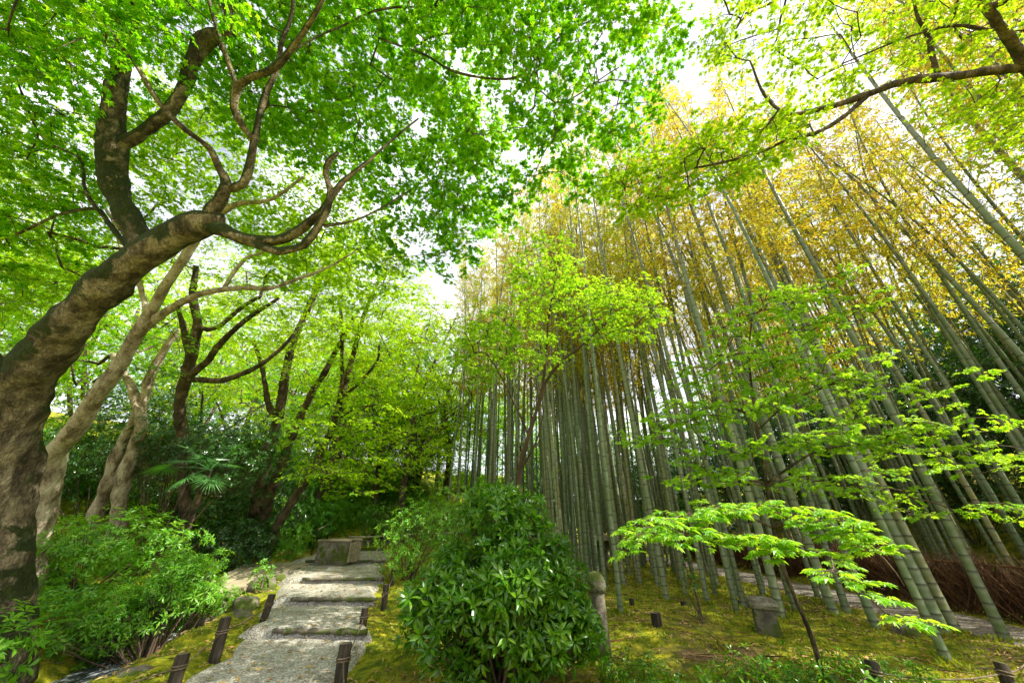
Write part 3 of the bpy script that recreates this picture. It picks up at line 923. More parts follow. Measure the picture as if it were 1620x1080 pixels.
def make_bamboo(seed, Ht=15.5, r0=.062, bend=1.6, az=0., nleaf=1250, fz=.40):
    g_ = np.random.default_rng(seed)
    node = culm_points(Ht, bend, az, seed)
    S = 12; V = []; A = []; Wx = []
    P_ = []; Rr_ = []
    for i_ in range(len(node) - 1):
        a, b = node[i_], node[i_ + 1]; r = radius_at(node[i_][2] / Ht, r0)
        d = b - a; L_ = np.linalg.norm(d); e = .012 / L_; e2 = .022 / L_
        for f, k, nv, wx in ((0, 1.085, 1, 0), (e, 1.05, .7, 0), (e2, .985, 0, 0), (.5, .985, 0, 0), (1 - e2 * 1.6, .99, 0, .9), (1 - e * .6, 1.01, .2, .5)):
            P_.append(a + d * f); Rr_.append(max(.005, r * k)); A.append(nv); Wx.append(wx)
    P_ = np.array(P_); Rr_ = np.array(Rr_)
    mb = MB()
    tube(mb, P_, Rr_, S)
    nq = len(mb.q[0])
    # branches and leaves
    tw = MB(); lf = MB()
    idx = [i_ for i_ in range(len(node)) if node[i_][2] > Ht * fz]
    a_ = []; b_ = []; ra = []
    for i_ in idx:
        t_ = (node[i_][2] / Ht - fz) / (1 - fz)
        Lb = (.35 + 1.75 * math.sin(math.pi * min(1, t_ * .8 + .2)) ** .8) * (0.95 - .45 * t_)
        if g_.random() < .35 * (1 - t_): continue
        a0 = (i_ % 2) * math.pi + g_.normal(0, .7) + i_ * .3
        for q in (-.45, .5):
            az_ = a0 + q; el = R(g_.uniform(22, 50))
            d = np.array((math.cos(az_) * math.cos(el), math.sin(az_) * math.cos(el), math.sin(el)))
            L_ = Lb * g_.uniform(.6, 1.15)
            p0 = node[i_]; p1 = p0 + d * L_ * .55; p2 = p1 + (d * .9 + (0, 0, -.35)) * L_ * .5
            a_ += [p0, p1]; b_ += [p1, p2]; ra += [.007, .004]
            for k in range(5):
                s_ = g_.uniform(.25, 1); c0 = p0 + (p1 - p0) * min(1, s_ / .55) if s_ < .55 else p1 + (p2 - p1) * (s_ - .55) / .45
                e_ = c0 + norm(d + g_.normal(0, .6, 3)) * L_ * g_.uniform(.15, .35)
                a_.append(c0); b_.append(e_); ra.append(.0025)
    a_ = np.array(a_); b_ = np.array(b_)
    prisms(mb, a_, b_, np.array(ra))
    me = mb.mesh('culm', M['culm'], True); me.materials.append(M['twig'])
    mi = np.zeros(len(me.polygons), np.int32); mi[nq:] = 1; me.polygons.foreach_set("material_index", mi)
    for nm, arr in (("node", A), ("wax", Wx)):
        v_ = np.zeros(mb.n, np.float32); v_[:len(A) * S] = np.repeat(np.array(arr, np.float32), S)
        at = me.attributes.new(nm, 'FLOAT', 'POINT'); at.data.foreach_set("value", v_)
    w = np.linalg.norm(b_ - a_, axis=1); w = w / w.sum()
    si = g_.choice(len(a_), nleaf, p=w); f = g_.uniform(.2, 1.05, (nleaf, 1))
    pos = a_[si] * (1 - f) + b_[si] * f + g_.normal(0, .03, (nleaf, 3))
    d = norm(b_ - a_)[si] * .8 + g_.normal(0, .42, (nleaf, 3)); d[:, 2] -= .5
    n_ = g_.normal(0, .5, (nleaf, 3)); n_[:, 2] += 1
    leaves(lf, pos, d, n_, g_.uniform(.10, .19, nleaf), TB)
    return me, None, lf.mesh('foliage', M['bamboo_leaf'])

BV = [make_bamboo(100 + k, Ht=h_, r0=r_, bend=b_, az=az_) for k, (h_, r_, b_, az_) in enumerate(
    [(15.5, .062, 1.6, 0.4), (14.2, .055, 2.2, 2.2), (16.5, .066, 1.2, 4.0), (13.0, .048, 2.6, 5.2), (15.0, .058, 1.9, 1.3), (16.0, .06, 1.0, 3.1), (14.6, .052, 2.4, 0.0)])]
grp_front = 'bamboo culms in the front rows on the moss'
placed = []
def bamboo(x, y, label, grp, s=1.0, v=None, rz=None, lean=(0, 0), thick=1.0):
    me, tw, lf = BV[random.randrange(len(BV)) if v is None else v]
    t = thing('bamboo', label, 'bamboo', (x, y, float(H(x, y)) - .06), random.uniform(0, 6.28) if rz is None else rz, group=grp)
    t.rotation_euler = (lean[0], lean[1], t.rotation_euler[2])
    s *= 1.1; t.scale = (s * thick * .84, s * thick * .84, s)
    for nm, m_ in (('culm', me), ('foliage', lf)):
        put(bpy.data.objects.new(nm, m_), t)
    placed.append((x, y))
FR = [(982, 967, "slim culm standing alone on yellow moss right of the stone pillar", .8), (945, 912, "olive-brown culm directly behind the round stone pillar", 1.15),
      (975, 912, "pale thick culm just right of the olive-brown one", 1.25), (1041, 927, "culm with dark foot behind the square bamboo stump", 1.0),
      (1055, 948, "culm on the moss right behind the square bamboo stump", 1.1), (1134, 927, "slim culm left of the gravel walk, left of the leaning pair", .85),
      (1165, 948, "leaning culm with swollen foot at the near edge of the gravel walk", 1.0), (1237, 977, "thick culm right behind the capped stone block", 1.25),
      (1250, 950, "thin culm between the stone block's culm and the walk", .8), (1320, 972, "left one of two close culms at the walk's near edge", 1.1),
      (1341, 970, "right one of two close culms at the walk's near edge", 1.0), (1387, 994, "culm behind the hanging big maple leaves at the walk's edge", 1.0),
      (1500, 1046, "mossy crooked thin culm nearest the bottom of the photo", .8), (1494, 1003, "very thick dark green culm left of the leaning thick pair", 1.3),
      (1514, 1001, "very thick culm with dark foot touching its thick neighbour", 1.22), (1592, 1014, "leaning green culm at the far right of the moss", 1.05),
      (1470, 975, "mid-thick culm rising from the walk's near edge behind the thick pair", 1.15), (1098, 917, "slim culm beside the small grey boulder", .9),
      (905, 890, "pale sunlit culm just above the glossy bush", 1.1), (1020, 905, "culm in the second row behind the moss clearing", 1.0), (1210, 940, "slim culm beyond the capped stone block", .85)]
for q, (a, b, lab, th) in enumerate(FR):
    p = GT(a, b); bamboo(p[0], p[1], lab, grp_front, 1.0, [0, 2, 4, 5][q % 4], None, (random.gauss(0, .012), random.gauss(0, .012)), th)
def scatter(n, fx, mind, lab, grp, ss=(.85, 1.1)):
    c = 0; tries = 0
    while c < n and tries < 20000:
        tries += 1
        x, y = fx()
        if abs(x - gw_x(y)) < .95 or (x < .5 and y < 14): continue
        if any((x - u) ** 2 + (y - v) ** 2 < mind ** 2 for u, v in placed): continue
        bamboo(x, y, lab, grp, random.uniform(*ss), None, None, (random.gauss(0, .014), random.gauss(0, .014)), random.uniform(.72, 1.08)); c += 1
U = random.uniform
scatter(10, lambda: (U(4.2, 6.6), U(7.5, 10.8)), .6, "bamboo culm between the moss clearing and the gravel walk", 'bamboo packed between the moss clearing and the far walk')
scatter(7, lambda: (U(-1.2, .8), U(14.3, 16.5)), .6, "tall thin bamboo with sparse green top at the grove's left front corner", 'tall bamboo at the left front corner of the grove', (1.12, 1.25))
scatter(9, lambda: (U(.9, 3.2), U(10.6, 13.5)), .6, "tall bamboo with greener top rising behind the slim maple", 'bamboo behind the slim maple', (1.1, 1.25))
scatter(104, lambda: (U(1.2, 6.9), U(10.8, 21)), .44, "grey-green bamboo culm packed in the grove behind the moss clearing", 'bamboo packed between the moss clearing and the far walk')
scatter(36, lambda: (U(-3.0, 1.4), U(15.2, 23)), .6, "slender pale bamboo culm at the grove's far left end", 'bamboo at the far left end of the grove')
scatter(112, lambda: (U(9.45, 14.8), U(3.0, 18.5)), .46, "grey-green bamboo culm on the slope behind the brushwood fence", 'bamboo behind the brushwood fence')
for o in list(COL.objects):
    if o.get("group") == 'bamboo packed between the moss clearing and the far walk' and o.location.y > 10.8:
        o["label"] = ("bamboo culm in the nearer rows of the packed grove behind the moss clearing" if o.location.y < 13.5 else "bamboo culm deep in the packed grove, half hidden by nearer culms")
    elif o.get("group") == 'bamboo behind the brushwood fence':
        o["label"] = ("bamboo culm rising right behind the brushwood fence" if o.location.x < 11.2 else "bamboo culm higher on the slope, in front of the dark evergreens")
#@@TREES
# ------------------------------------------------------------------ the big leaning maple (left foreground)
def gr_(seed): return np.random.default_rng(seed)
T = Tree('maple_tree', "huge leaning maple with mossy dark trunk at the left edge, branches over the path", GT(20, 1048), bark='bark', seed=11)
T.k = .56
T.px([(2, 1085, 4.55, 66), (10, 1040, 4.6, 55), (14, 985, 4.68, 45), (10, 900, 4.8, 46), (14, 800, 4.95, 50), (22, 700, 5.05, 54), (38, 625, 5.05, 53), (74, 556, 4.95, 49), (114, 508, 4.85, 46),
      (168, 453, 4.75, 43), (225, 408, 4.68, 41), (280, 372, 4.6, 38), (328, 352, 4.55, 32), (350, 345, 4.5, 14)], sides=22, rough=.30, step=.07)
T.px([(25, 640, 5.05, 40), (8, 600, 5.1, 34), (-25, 565, 5.1, 26), (-60, 520, 5.1, 18), (-90, 450, 5.1, 12), (-110, 330, 5.0, 8), (-100, 150, 4.9, 5)], sides=16, own=True)
T.px([(228, 402, 4.75, 34), (215, 372, 4.8, 30), (197, 335, 4.85, 28), (183, 290, 4.9, 28), (177, 240, 4.95, 29), (176, 190, 5.0, 27), (183, 130, 5.0, 22), (200, 65, 5.0, 18), (218, 0, 5.0, 15),
      (232, -70, 4.9, 12), (220, -170, 4.9, 8), (190, -270, 4.8, 4)], sides=18, own=True, rough=.28, step=.07)
T.px([(185, 235, 4.95, 16), (225, 208, 5.0, 15), (262, 180, 5.05, 15), (290, 140, 5.1, 15), (312, 85, 5.1, 18), (325, 60, 5.1, 22), (348, 52, 5.1, 17), (362, 30, 5.1, 13), (352, -10, 5.1, 12), (345, -80, 5.1, 9), (370, -200, 5.0, 5)], sides=14, own=True, rough=.3)
T.px([(322, 355, 4.55, 22), (346, 318, 4.5, 17), (357, 290, 4.45, 13), (345, 268, 4.4, 9), (330, 235, 4.3, 8), (300, 210, 4.2, 7.5), (268, 180, 4.1, 7), (240, 138, 4.0, 6.5), (214, 95, 3.9, 6), (183, 55, 3.8, 4.5), (140, 10, 3.7, 3.5), (80, -60, 3.6, 2.5)], own=True, sides=10)
T.px([(352, 300, 4.5, 13), (384, 290, 4.5, 12), (394, 262, 4.5, 11), (400, 225, 4.5, 9), (410, 180, 4.5, 8.5), (425, 140, 4.5, 8), (440, 110, 4.5, 7), (447, 60, 4.5, 6), (458, 25, 4.5, 5), (470, -60, 4.4, 4), (500, -160, 4.3, 3)], own=True, sides=10)
T.px([(402, 222, 4.5, 8), (385, 200, 4.4, 9), (370, 172, 4.3, 10), (373, 140, 4.25, 11), (392, 124, 4.2, 10), (432, 108, 4.15, 9), (462, 78, 4.1, 8.5), (488, 42, 4.0, 7), (508, 0, 3.9, 6), (545, -70, 3.9, 5), (620, -130, 4.2, 4.5), (720, -150, 4.6, 4),
      (830, -130, 5.0, 3), (930, -60, 5.3, 2.5)], own=True, sides=10)
T.px([(374, 138, 4.25, 7), (360, 95, 4.2, 6), (347, 60, 4.15, 5.5), (330, 8, 4.1, 4.5), (320, -60, 4.0, 3)], own=True, sides=8)
T.px([(325, 352, 4.55, 24), (350, 362, 4.5, 20), (380, 376, 4.48, 17), (418, 381, 4.46, 15), (452, 376, 4.45, 13), (482, 356, 4.45, 12), (510, 334, 4.45, 11), (525, 312, 4.45, 9), (545, 285, 4.5, 7), (575, 258, 4.6, 4.5), (610, 225, 4.8, 3), (660, 190, 5.0, 2.2)], own=True, sides=12)
T.px([(392, 380, 4.48, 13), (438, 396, 4.4, 11), (478, 388, 4.4, 10.5), (500, 360, 4.4, 10), (518, 330, 4.4, 8.5), (524, 300, 4.4, 8), (518, 275, 4.4, 7), (522, 255, 4.4, 8), (535, 238, 4.4, 5)], own=True, sides=12)
T.px([(512, 358, 4.4, 5), (560, 348, 4.5, 3.6), (600, 330, 4.6, 2.6), (650, 300, 4.9, 1.8)], own=True, sides=6)
T.px([(400, 225, 4.5, 4), (450, 95, 4.8, 3.2), (560, 30, 5.2, 3), (635, 12, 5.4, 3), (745, 0, 5.6, 2.5), (800, -20, 5.8, 2)], own=True, sides=6)
T.px([(600, 60, 5.2, 2.6), (668, 86, 5.0, 3), (725, 114, 5.0, 3.4), (810, 122, 5.1, 3), (850, 85, 5.2, 2.6), (900, 50, 5.3, 2.2), (985, 5, 5.5, 2)], own=True, sides=6)
T.px([(810, 122, 5.1, 2.4), (850, 140, 5.1, 2), (890, 162, 5.1, 1.8), (980, 105, 5.2, 1.5)], own=True, sides=6)
T.px([(205, 392, 4.8, 8), (168, 350, 5.0, 6), (150, 330, 5.1, 5), (90, 340, 5.2, 3.5), (0, 378, 5.3, 3), (-60, 392, 5.3, 2)], own=True, sides=7)
T.px([(170, 350, 5.0, 5), (133, 300, 5.1, 4), (125, 250, 5.2, 3), (60, 205, 5.3, 2.5), (0, 60, 5.4, 2)], own=True, sides=7)
g = T.g
att = np.concatenate([
    region([(-220, -320), (560, -320), (600, 130), (460, 250), (330, 150), (210, 230), (-220, 260)], 330, 4.9, 7.4, g, .45),
    region([(-220, -320), (330, -320), (360, 20), (230, 60), (130, 120), (-220, 160)], 190, 3.4, 4.8, g, .45),
    region([(300, -280), (760, -280), (790, 200), (760, 330), (700, 410), (610, 420), (540, 250), (420, 230), (300, 150)], 470, 4.9, 7.4, g, .5),
    region([(-200, 100), (150, 150), (140, 420), (-100, 430), (-200, 600)], 110, 5.0, 6.8, g, .5),
    region([(460, -60), (800, -60), (800, 180), (740, 330), (600, 300), (450, 150)], 60, 7.4, 9.5, g, .5),
    region([(700, 180), (840, 170), (860, 290), (800, 350), (760, 410), (690, 430)], 60, 5.4, 7.6, g, .4),
    region([(640, -170), (1090, -170), (1060, 90), (1000, 220), (960, 285), (880, 300), (840, 200), (770, 60), (640, 60)], 210, 4.4, 6.6, g, .4)])
a_, o_ = T.grow(att)
T.foliate(a_, o_, (.26, .5), 50, .095, T5)
T.finish('maple')

# ------------------------------------------------------------------ pale second maple
T = Tree('maple_tree', "pale sunlit leaning maple trunk right behind the huge mossy one", P(55, 930, 6.4), bark='bark_pale', seed=12)
T.k = .56
T.px([(40, 960, 6.3, 30), (60, 860, 6.4, 27), (78, 760, 6.5, 26), (88, 715, 6.5, 24), (118, 680, 6.5, 21), (150, 632, 6.5, 20), (180, 590, 6.5, 18), (205, 550, 6.5, 16), (222, 520, 6.5, 15), (242, 488, 6.5, 13), (262, 452, 6.5, 12.5),
      (284, 420, 6.5, 11), (310, 380, 6.5, 10), (345, 340, 6.5, 9), (380, 322, 6.5, 7), (430, 315, 6.6, 5), (480, 280, 6.8, 3)], sides=16, rough=.2, step=.08)
T.px([(222, 528, 6.5, 11), (262, 492, 6.4, 10), (318, 465, 6.3, 8), (372, 456, 6.2, 7), (430, 456, 6.2, 5.5), (470, 442, 6.2, 4.5), (505, 428, 6.2, 3.5), (560, 400, 6.3, 2.2)], own=True, sides=10)
T.px([(352, 460, 6.3, 5), (385, 410, 6.5, 4.5), (415, 398, 6.6, 3.5), (460, 360, 6.8, 2.5)], own=True, sides=8)
T.px([(235, 500, 6.5, 8), (215, 440, 6.6, 6), (190, 380, 6.9, 4.5), (150, 300, 7.2, 3)], own=True, sides=8)
g = T.g
att = np.concatenate([region([(230, 120), (520, 200), (620, 330), (520, 420), (400, 400), (330, 330), (200, 260)], 130, 7.0, 9.6, g, .5),
    region([(-100, 180), (330, 180), (420, 300), (560, 330), (640, 430), (600, 470), (420, 430), (330, 300), (200, 470), (-100, 520)], 380, 6.2, 9.0, g, .5)])
a_, o_ = T.grow(att); T.foliate(a_, o_, (.35, .6), 38, .10, T5); T.finish('maple_far')

# ------------------------------------------------------------------ twin gnarled trunk
T = Tree('maple_tree', "gnarled twin-stemmed trunk with a knot hole, in shade beside the fan palm", P(165, 850, 8.6), bark='bark_pale', seed=13)
T.px([(140, 860, 8.6, 15), (150, 815, 8.7, 11), (172, 765, 8.8, 11), (185, 720, 8.9, 10), (200, 690, 9, 9), (225, 640, 9, 8), (240, 590, 9.1, 7), (280, 520, 9.2, 5)], sides=12, own=False, rough=.3)
T.px([(185, 865, 8.6, 14), (186, 815, 8.6, 12), (195, 765, 8.7, 12), (212, 705, 8.8, 10), (222, 670, 8.9, 9), (205, 610, 9.0, 7), (180, 560, 9.2, 5)], sides=12, own=True, rough=.3)
g = T.g
att = region([(-60, 420), (200, 430), (300, 470), (360, 560), (220, 600), (60, 620), (-60, 640)], 170, 8.4, 11, g, .5)
a_, o_ = T.grow(att); T.foliate(a_, o_, (.4, .7), 24, .12, T3); T.finish('maple')

# ------------------------------------------------------------------ pollarded crooked tree
T = Tree('maple_tree', "crooked branching tree with knotted stubs, above the fan palm", P(290, 880, 8.8), bark='bark_mid', seed=14)
T.px([(285, 880, 8.8, 10), (292, 800, 8.9, 9), (290, 720, 9, 9), (285, 640, 9, 9), (296, 590, 9, 9), (306, 550, 9, 9), (312, 510, 9, 8), (305, 470, 9, 6), (310, 420, 9, 4)], sides=10, rough=.35)
T.px([(296, 598, 9, 8), (320, 575, 8.9, 6), (345, 545, 8.8, 5.5), (395, 500, 8.6, 4.5), (440, 470, 8.6, 3)], own=True, sides=8, rough=.3)
T.px([(310, 515, 9, 6), (335, 520, 9, 4), (375, 490, 9, 4), (410, 470, 9, 3)], own=True, sides=8)
T.px([(300, 560, 9, 6), (285, 515, 9, 5), (275, 480, 9, 3)], own=True, sides=8)
T.px([(296, 600, 9, 6), (360, 600, 8.8, 5), (420, 570, 8.7, 4), (470, 520, 8.8, 3), (500, 470, 9, 2)], own=True, sides=8)
g = T.g
att = region([(230, 380), (460, 370), (560, 420), (560, 520), (420, 560), (300, 470)], 150, 8.2, 10.5, g, .5)
a_, o_ = T.grow(att); T.foliate(a_, o_, (.35, .6), 24, .115, T3); T.finish('maple_far')

# ------------------------------------------------------------------ twin maple at the head of the path, and the leaning one
T = Tree('maple_tree', "dark twin maple rising left of the leaning one at the head of the path", P(405, 862, 11.4), bark='bark_mid', seed=15)
T.px([(398, 868, 11.4, 15), (404, 820, 11.5, 13), (412, 770, 11.6, 11), (424, 715, 11.7, 10), (440, 660, 11.8, 8.5), (450, 605, 11.9, 8), (462, 545, 12, 6.5), (495, 470, 12.2, 5), (520, 400, 12.4, 3)], sides=12)
T.px([(412, 862, 11.4, 12), (428, 780, 11.3, 9.5), (445, 735, 11.2, 8), (462, 690, 11.2, 7), (485, 640, 11.2, 6), (520, 575, 11.3, 5), (560, 500, 11.5, 3.5)], own=True, sides=10)
T.px([(440, 665, 11.8, 6), (425, 640, 11.8, 5), (418, 590, 11.8, 4), (400, 540, 11.9, 3)], own=True, sides=8)
g = T.g
att = region([(360, 400), (600, 360), (650, 470), (620, 560), (560, 640), (430, 620), (350, 560)], 230, 10.5, 13.5, g, .55)
a_, o_ = T.grow(att, .3); T.foliate(a_, o_, (.45, .75), 24, .135, T3); T.finish('maple_far')

T = Tree('maple_tree', "slender maple leaning right over the top of the gravel steps", P(424, 880, 10.4), bark='bark_mid', seed=16)
T.px([(420, 885, 10.4, 11), (432, 845, 10.5, 9), (452, 808, 10.5, 8), (478, 768, 10.6, 7.5), (502, 725, 10.6, 7), (520, 690, 10.7, 6.5), (535, 645, 10.8, 6), (548, 600, 10.9, 5.5), (560, 555, 11, 4.5), (575, 500, 11, 3.5), (600, 440, 11.1, 2)], sides=12)
T.px([(533, 655, 10.8, 5), (542, 600, 10.7, 4), (540, 540, 10.7, 3.5), (538, 480, 10.8, 2.5)], own=True, sides=8)
T.px([(545, 625, 10.8, 4), (575, 600, 10.8, 3), (598, 570, 10.8, 2.5), (600, 545, 10.8, 2)], own=True, sides=7)
T.px([(535, 660, 10.8, 3.5), (565, 648, 10.7, 2.5), (600, 640, 10.6, 1.8)], own=True, sides=7)
g = T.g
att = np.concatenate([region([(480, 380), (620, 380), (690, 470), (700, 600), (650, 660), (560, 620), (520, 520)], 200, 9.5, 12.5, g, .5),
                      region([(560, 600), (690, 560), (700, 740), (600, 770), (470, 740), (440, 640)], 120, 9.5, 12.5, g, .5),
                      region([(440, 660), (640, 640), (650, 760), (560, 790), (470, 770)], 50, 8.8, 10.2, g, .4)])
a_, o_ = T.grow(att, .3); T.foliate(a_, o_, (.4, .7), 24, .13, T3); T.finish('maple_far')

# ------------------------------------------------------------------ slim maple in front of the bamboo
T = Tree('maple_tree', "young slim maple with forked stem in front of the packed bamboo, behind the bush", P(815, 985, 6.2), bark='twig', seed=17)
T.k = 1.15
T.px([(812, 1010, 6.2, 4.2), (817, 900, 6.3, 3.9), (820, 800, 6.4, 3.6), (823, 740, 6.5, 3.3), (836, 690, 6.5, 3), (850, 645, 6.5, 2.7), (866, 600, 6.5, 2.4), (890, 570, 6.5, 1.9), (918, 548, 6.4, 1.4), (960, 510, 6.4, 0.96)], sides=8)
T.px([(850, 645, 6.5, 2.1), (862, 580, 6.5, 1.8), (868, 510, 6.5, 1.5), (878, 430, 6.5, 1.1), (885, 400, 6.5, 0.72)], own=True, sides=6)
T.px([(836, 690, 6.5, 1.8), (815, 640, 6.5, 1.5), (790, 590, 6.6, 1.2), (770, 560, 6.6, 0.9)], own=True, sides=6)
T.px([(823, 745, 6.5, 1.5), (850, 690, 6.4, 1.2), (862, 640, 6.4, 0.9)], own=True, sides=6)
g = T.g
att = np.concatenate([region([(820, 385), (900, 385), (920, 440), (1040, 460), (1050, 515), (960, 545), (900, 500), (820, 470)], 95, 5.6, 7.2, g, .35),
                      region([(700, 545), (800, 470), (860, 500), (900, 560), (840, 590), (740, 600)], 75, 5.8, 7.2, g, .3)])
a_, o_ = T.grow(att, .15); T.foliate(a_, o_, (.22, .42), 42, .072, T5, flat=.03); T.finish('maple_low')

# ------------------------------------------------------------------ maple whose limb sweeps in from the right
b = P(1900, 900, 5.0); b[2] = float(H(b[0], b[1]))
T = Tree('maple_tree', "maple limb sweeping in from the top right corner across the golden bamboo", b, bark='bark_mid', seed=18)
j = P(1720, 120, 4.6)
T.limb([(b[0], b[1], b[2] - .2, .19), (b[0] + .1, b[1] - .1, 1.4, .15), (b[0] + .05, b[1] - .1, 3.0, .13), (j[0] + .4, j[1] + .2, j[2] - .9, .12), (*j, .11)], sides=14)
T.px([(1720, 120, 4.6, 12), (1660, 104, 4.6, 10), (1600, 108, 4.6, 8), (1550, 113, 4.6, 7.5), (1490, 124, 4.6, 7.5), (1440, 132, 4.6, 6.5), (1400, 143, 4.6, 6), (1340, 165, 4.6, 5.5), (1290, 176, 4.6, 4.5), (1250, 178, 4.6, 3.5), (1215, 150, 4.6, 2.5), (1190, 95, 4.6, 1.6)], own=True, sides=12)
T.px([(1372, 152, 4.6, 4.5), (1335, 185, 4.6, 4), (1290, 210, 4.6, 3.5), (1240, 222, 4.6, 3), (1200, 240, 4.65, 2.6), (1130, 262, 4.7, 2.2), (1050, 283, 4.8, 1.5), (990, 300, 4.9, 1)], own=True, sides=8)
T.px([(1640, 125, 4.6, 10), (1610, 75, 4.5, 9), (1580, 35, 4.4, 8), (1545, -10, 4.3, 7), (1490, -80, 4.3, 5), (1420, -160, 4.4, 3.5), (1300, -200, 4.6, 2.5)], own=True, sides=10)
T.px([(1487, 124, 4.6, 5), (1478, 95, 4.6, 4.5), (1470, 55, 4.6, 4), (1452, 20, 4.6, 2.5), (1440, -40, 4.6, 2)], own=True, sides=7)
T.px([(1570, 50, 4.4, 3.5), (1510, 40, 4.5, 2.6), (1430, 60, 4.6, 2), (1330, 100, 4.8, 1.4)], own=True, sides=6)
T.px([(1545, -10, 4.3, 4), (1400, -60, 4.8, 3), (1280, -20, 5.2, 2.5), (1220, 10, 5.4, 2.2), (1180, 25, 5.5, 1.6)], own=True, sides=6)
g = T.g
att = np.concatenate([region([(1070, -200), (1750, -200), (1750, 90), (1500, 100), (1300, 160), (1180, 110), (1080, 60)], 220, 4.2, 6.4, g, .4),
                      region([(960, 270), (1100, 215), (1250, 165), (1290, 200), (1180, 270), (1080, 310), (980, 330)], 70, 4.3, 5.4, g, .3),
                      region([(1500, 130), (1720, 110), (1720, 250), (1560, 240), (1480, 180)], 55, 4.4, 6.2, g, .35)])
a_, o_ = T.grow(att, .2); T.foliate(a_, o_, (.26, .46), 44, .072, T5, flat=.03); T.finish('maple_far')

# ------------------------------------------------------------------ tiered low maple at the right
T = Tree('maple_tree', "low maple spreading bright horizontal tiers in front of the thick bamboo", GT(1296, 1078), bark='bark_mid', seed=19)
T.px([(1306, 1085, 3.6, 4.9), (1285, 1010, 3.65, 4.2), (1256, 940, 3.75, 3.8), (1236, 890, 3.85, 3.5), (1222, 830, 3.95, 3.1), (1212, 760, 4.1, 2.8), (1200, 690, 4.2, 2.4), (1190, 620, 4.3, 2.1), (1185, 560, 4.4, 2.1), (1190, 500, 4.5, 1.3)], sides=8)
T.px([(1212, 765, 4.1, 2.4), (1290, 715, 4.0, 2), (1380, 700, 3.9, 1.5), (1470, 715, 3.9, 1), (1540, 745, 3.9, 0.7)], own=True, sides=6)
T.px([(1198, 680, 4.2, 2.1), (1260, 630, 4.2, 1.8), (1350, 600, 4.1, 1.4), (1440, 615, 4.1, 0.84)], own=True, sides=6)
T.px([(1195, 660, 4.2, 2.1), (1140, 640, 4.1, 1.5), (1080, 660, 4.1, 0.98), (1030, 690, 4.1, 0.7)], own=True, sides=6)
T.px([(1222, 835, 3.9, 2.1), (1180, 815, 3.5, 1.8), (1120, 810, 3.1, 1.8), (1040, 825, 2.9, 1.4), (980, 850, 2.8, 0.84)], own=True, sides=6)
T.px([(1222, 835, 3.9, 2.1), (1280, 815, 3.3, 2), (1340, 840, 2.9, 1.8), (1400, 885, 2.7, 1.4), (1430, 930, 2.6, 0.98)], own=True, sides=6)
g = T.g
def tier(rows, n, th=.06, wid=.34):
    """rows px,py,depth; scatter spray bases along the line, flat layer"""
    r = np.array([[*P(a, b_, d)] for a, b_, d in rows]); s_ = np.linspace(0, len(r) - 1, 60)
    ln = np.stack([np.interp(s_, np.arange(len(r)), r[:, k]) for k in range(3)], 1)
    n = int(n * 1.8); k = g.integers(0, 60, n)
    return ln[k] + np.stack([g.normal(0, wid * .5, n), g.normal(0, wid, n), g.normal(0, th, n)], 1)
att = np.concatenate([tier([(1140, 545, 4.5), (1220, 500, 4.5), (1320, 525, 4.5)], 34, .12), tier([(1150, 505, 4.6), (1230, 480, 4.6), (1290, 490, 4.7)], 20, .10),
                      tier([(1065, 600, 4.3), (1180, 575, 4.3), (1300, 570, 4.2)], 30, .08),
                      tier([(1250, 605, 4.2), (1350, 600, 4.1), (1460, 632, 4.1)], 26, .05), tier([(1015, 695, 4.1), (1090, 650, 4.1), (1200, 650, 4.1)], 28, .06),
                      tier([(1095, 725, 4.0), (1230, 700, 4.0), (1330, 690, 3.9), (1420, 695, 3.9)], 44, .05), tier([(1400, 680, 3.9), (1480, 715, 3.9), (1560, 750, 3.9)], 26, .06),
                      tier([(1050, 750, 4.0), (1220, 755, 4.0), (1380, 755, 3.9)], 26, .05), tier([(1320, 770, 3.9), (1440, 790, 3.8), (1560, 830, 3.8)], 12, .06),
                      tier([(1120, 620, 4.3), (1230, 640, 4.2), (1360, 650, 4.1)], 16, .08)])
a_, o_ = T.grow(att, .12); T.foliate(a_, o_, (.12, .30), 34, .058, T7, tilt=.38, upt=.22, flat=.03)
att = np.concatenate([tier([(975, 855, 2.8), (1060, 820, 2.9), (1150, 805, 3.1)], 26, .035, .14), tier([(1150, 800, 3.1), (1250, 800, 3.1), (1330, 835, 2.8), (1400, 880, 2.6)], 26, .035, .14),
                      tier([(1060, 840, 2.8), (1180, 850, 2.8), (1290, 870, 2.7)], 20, .035, .12), tier([(1310, 900, 2.4), (1360, 930, 2.3)], 3, .02, .05), tier([(1395, 960, 2.2), (1425, 985, 2.1)], 2, .01, .03)])
a_, o_ = T.grow(att, .10, rmin=.002, rk=.002); T.foliate(a_, o_, (.12, .24), 16, .088, T7, tilt=.22, upt=.12, flat=.02)
T.finish('maple_low')

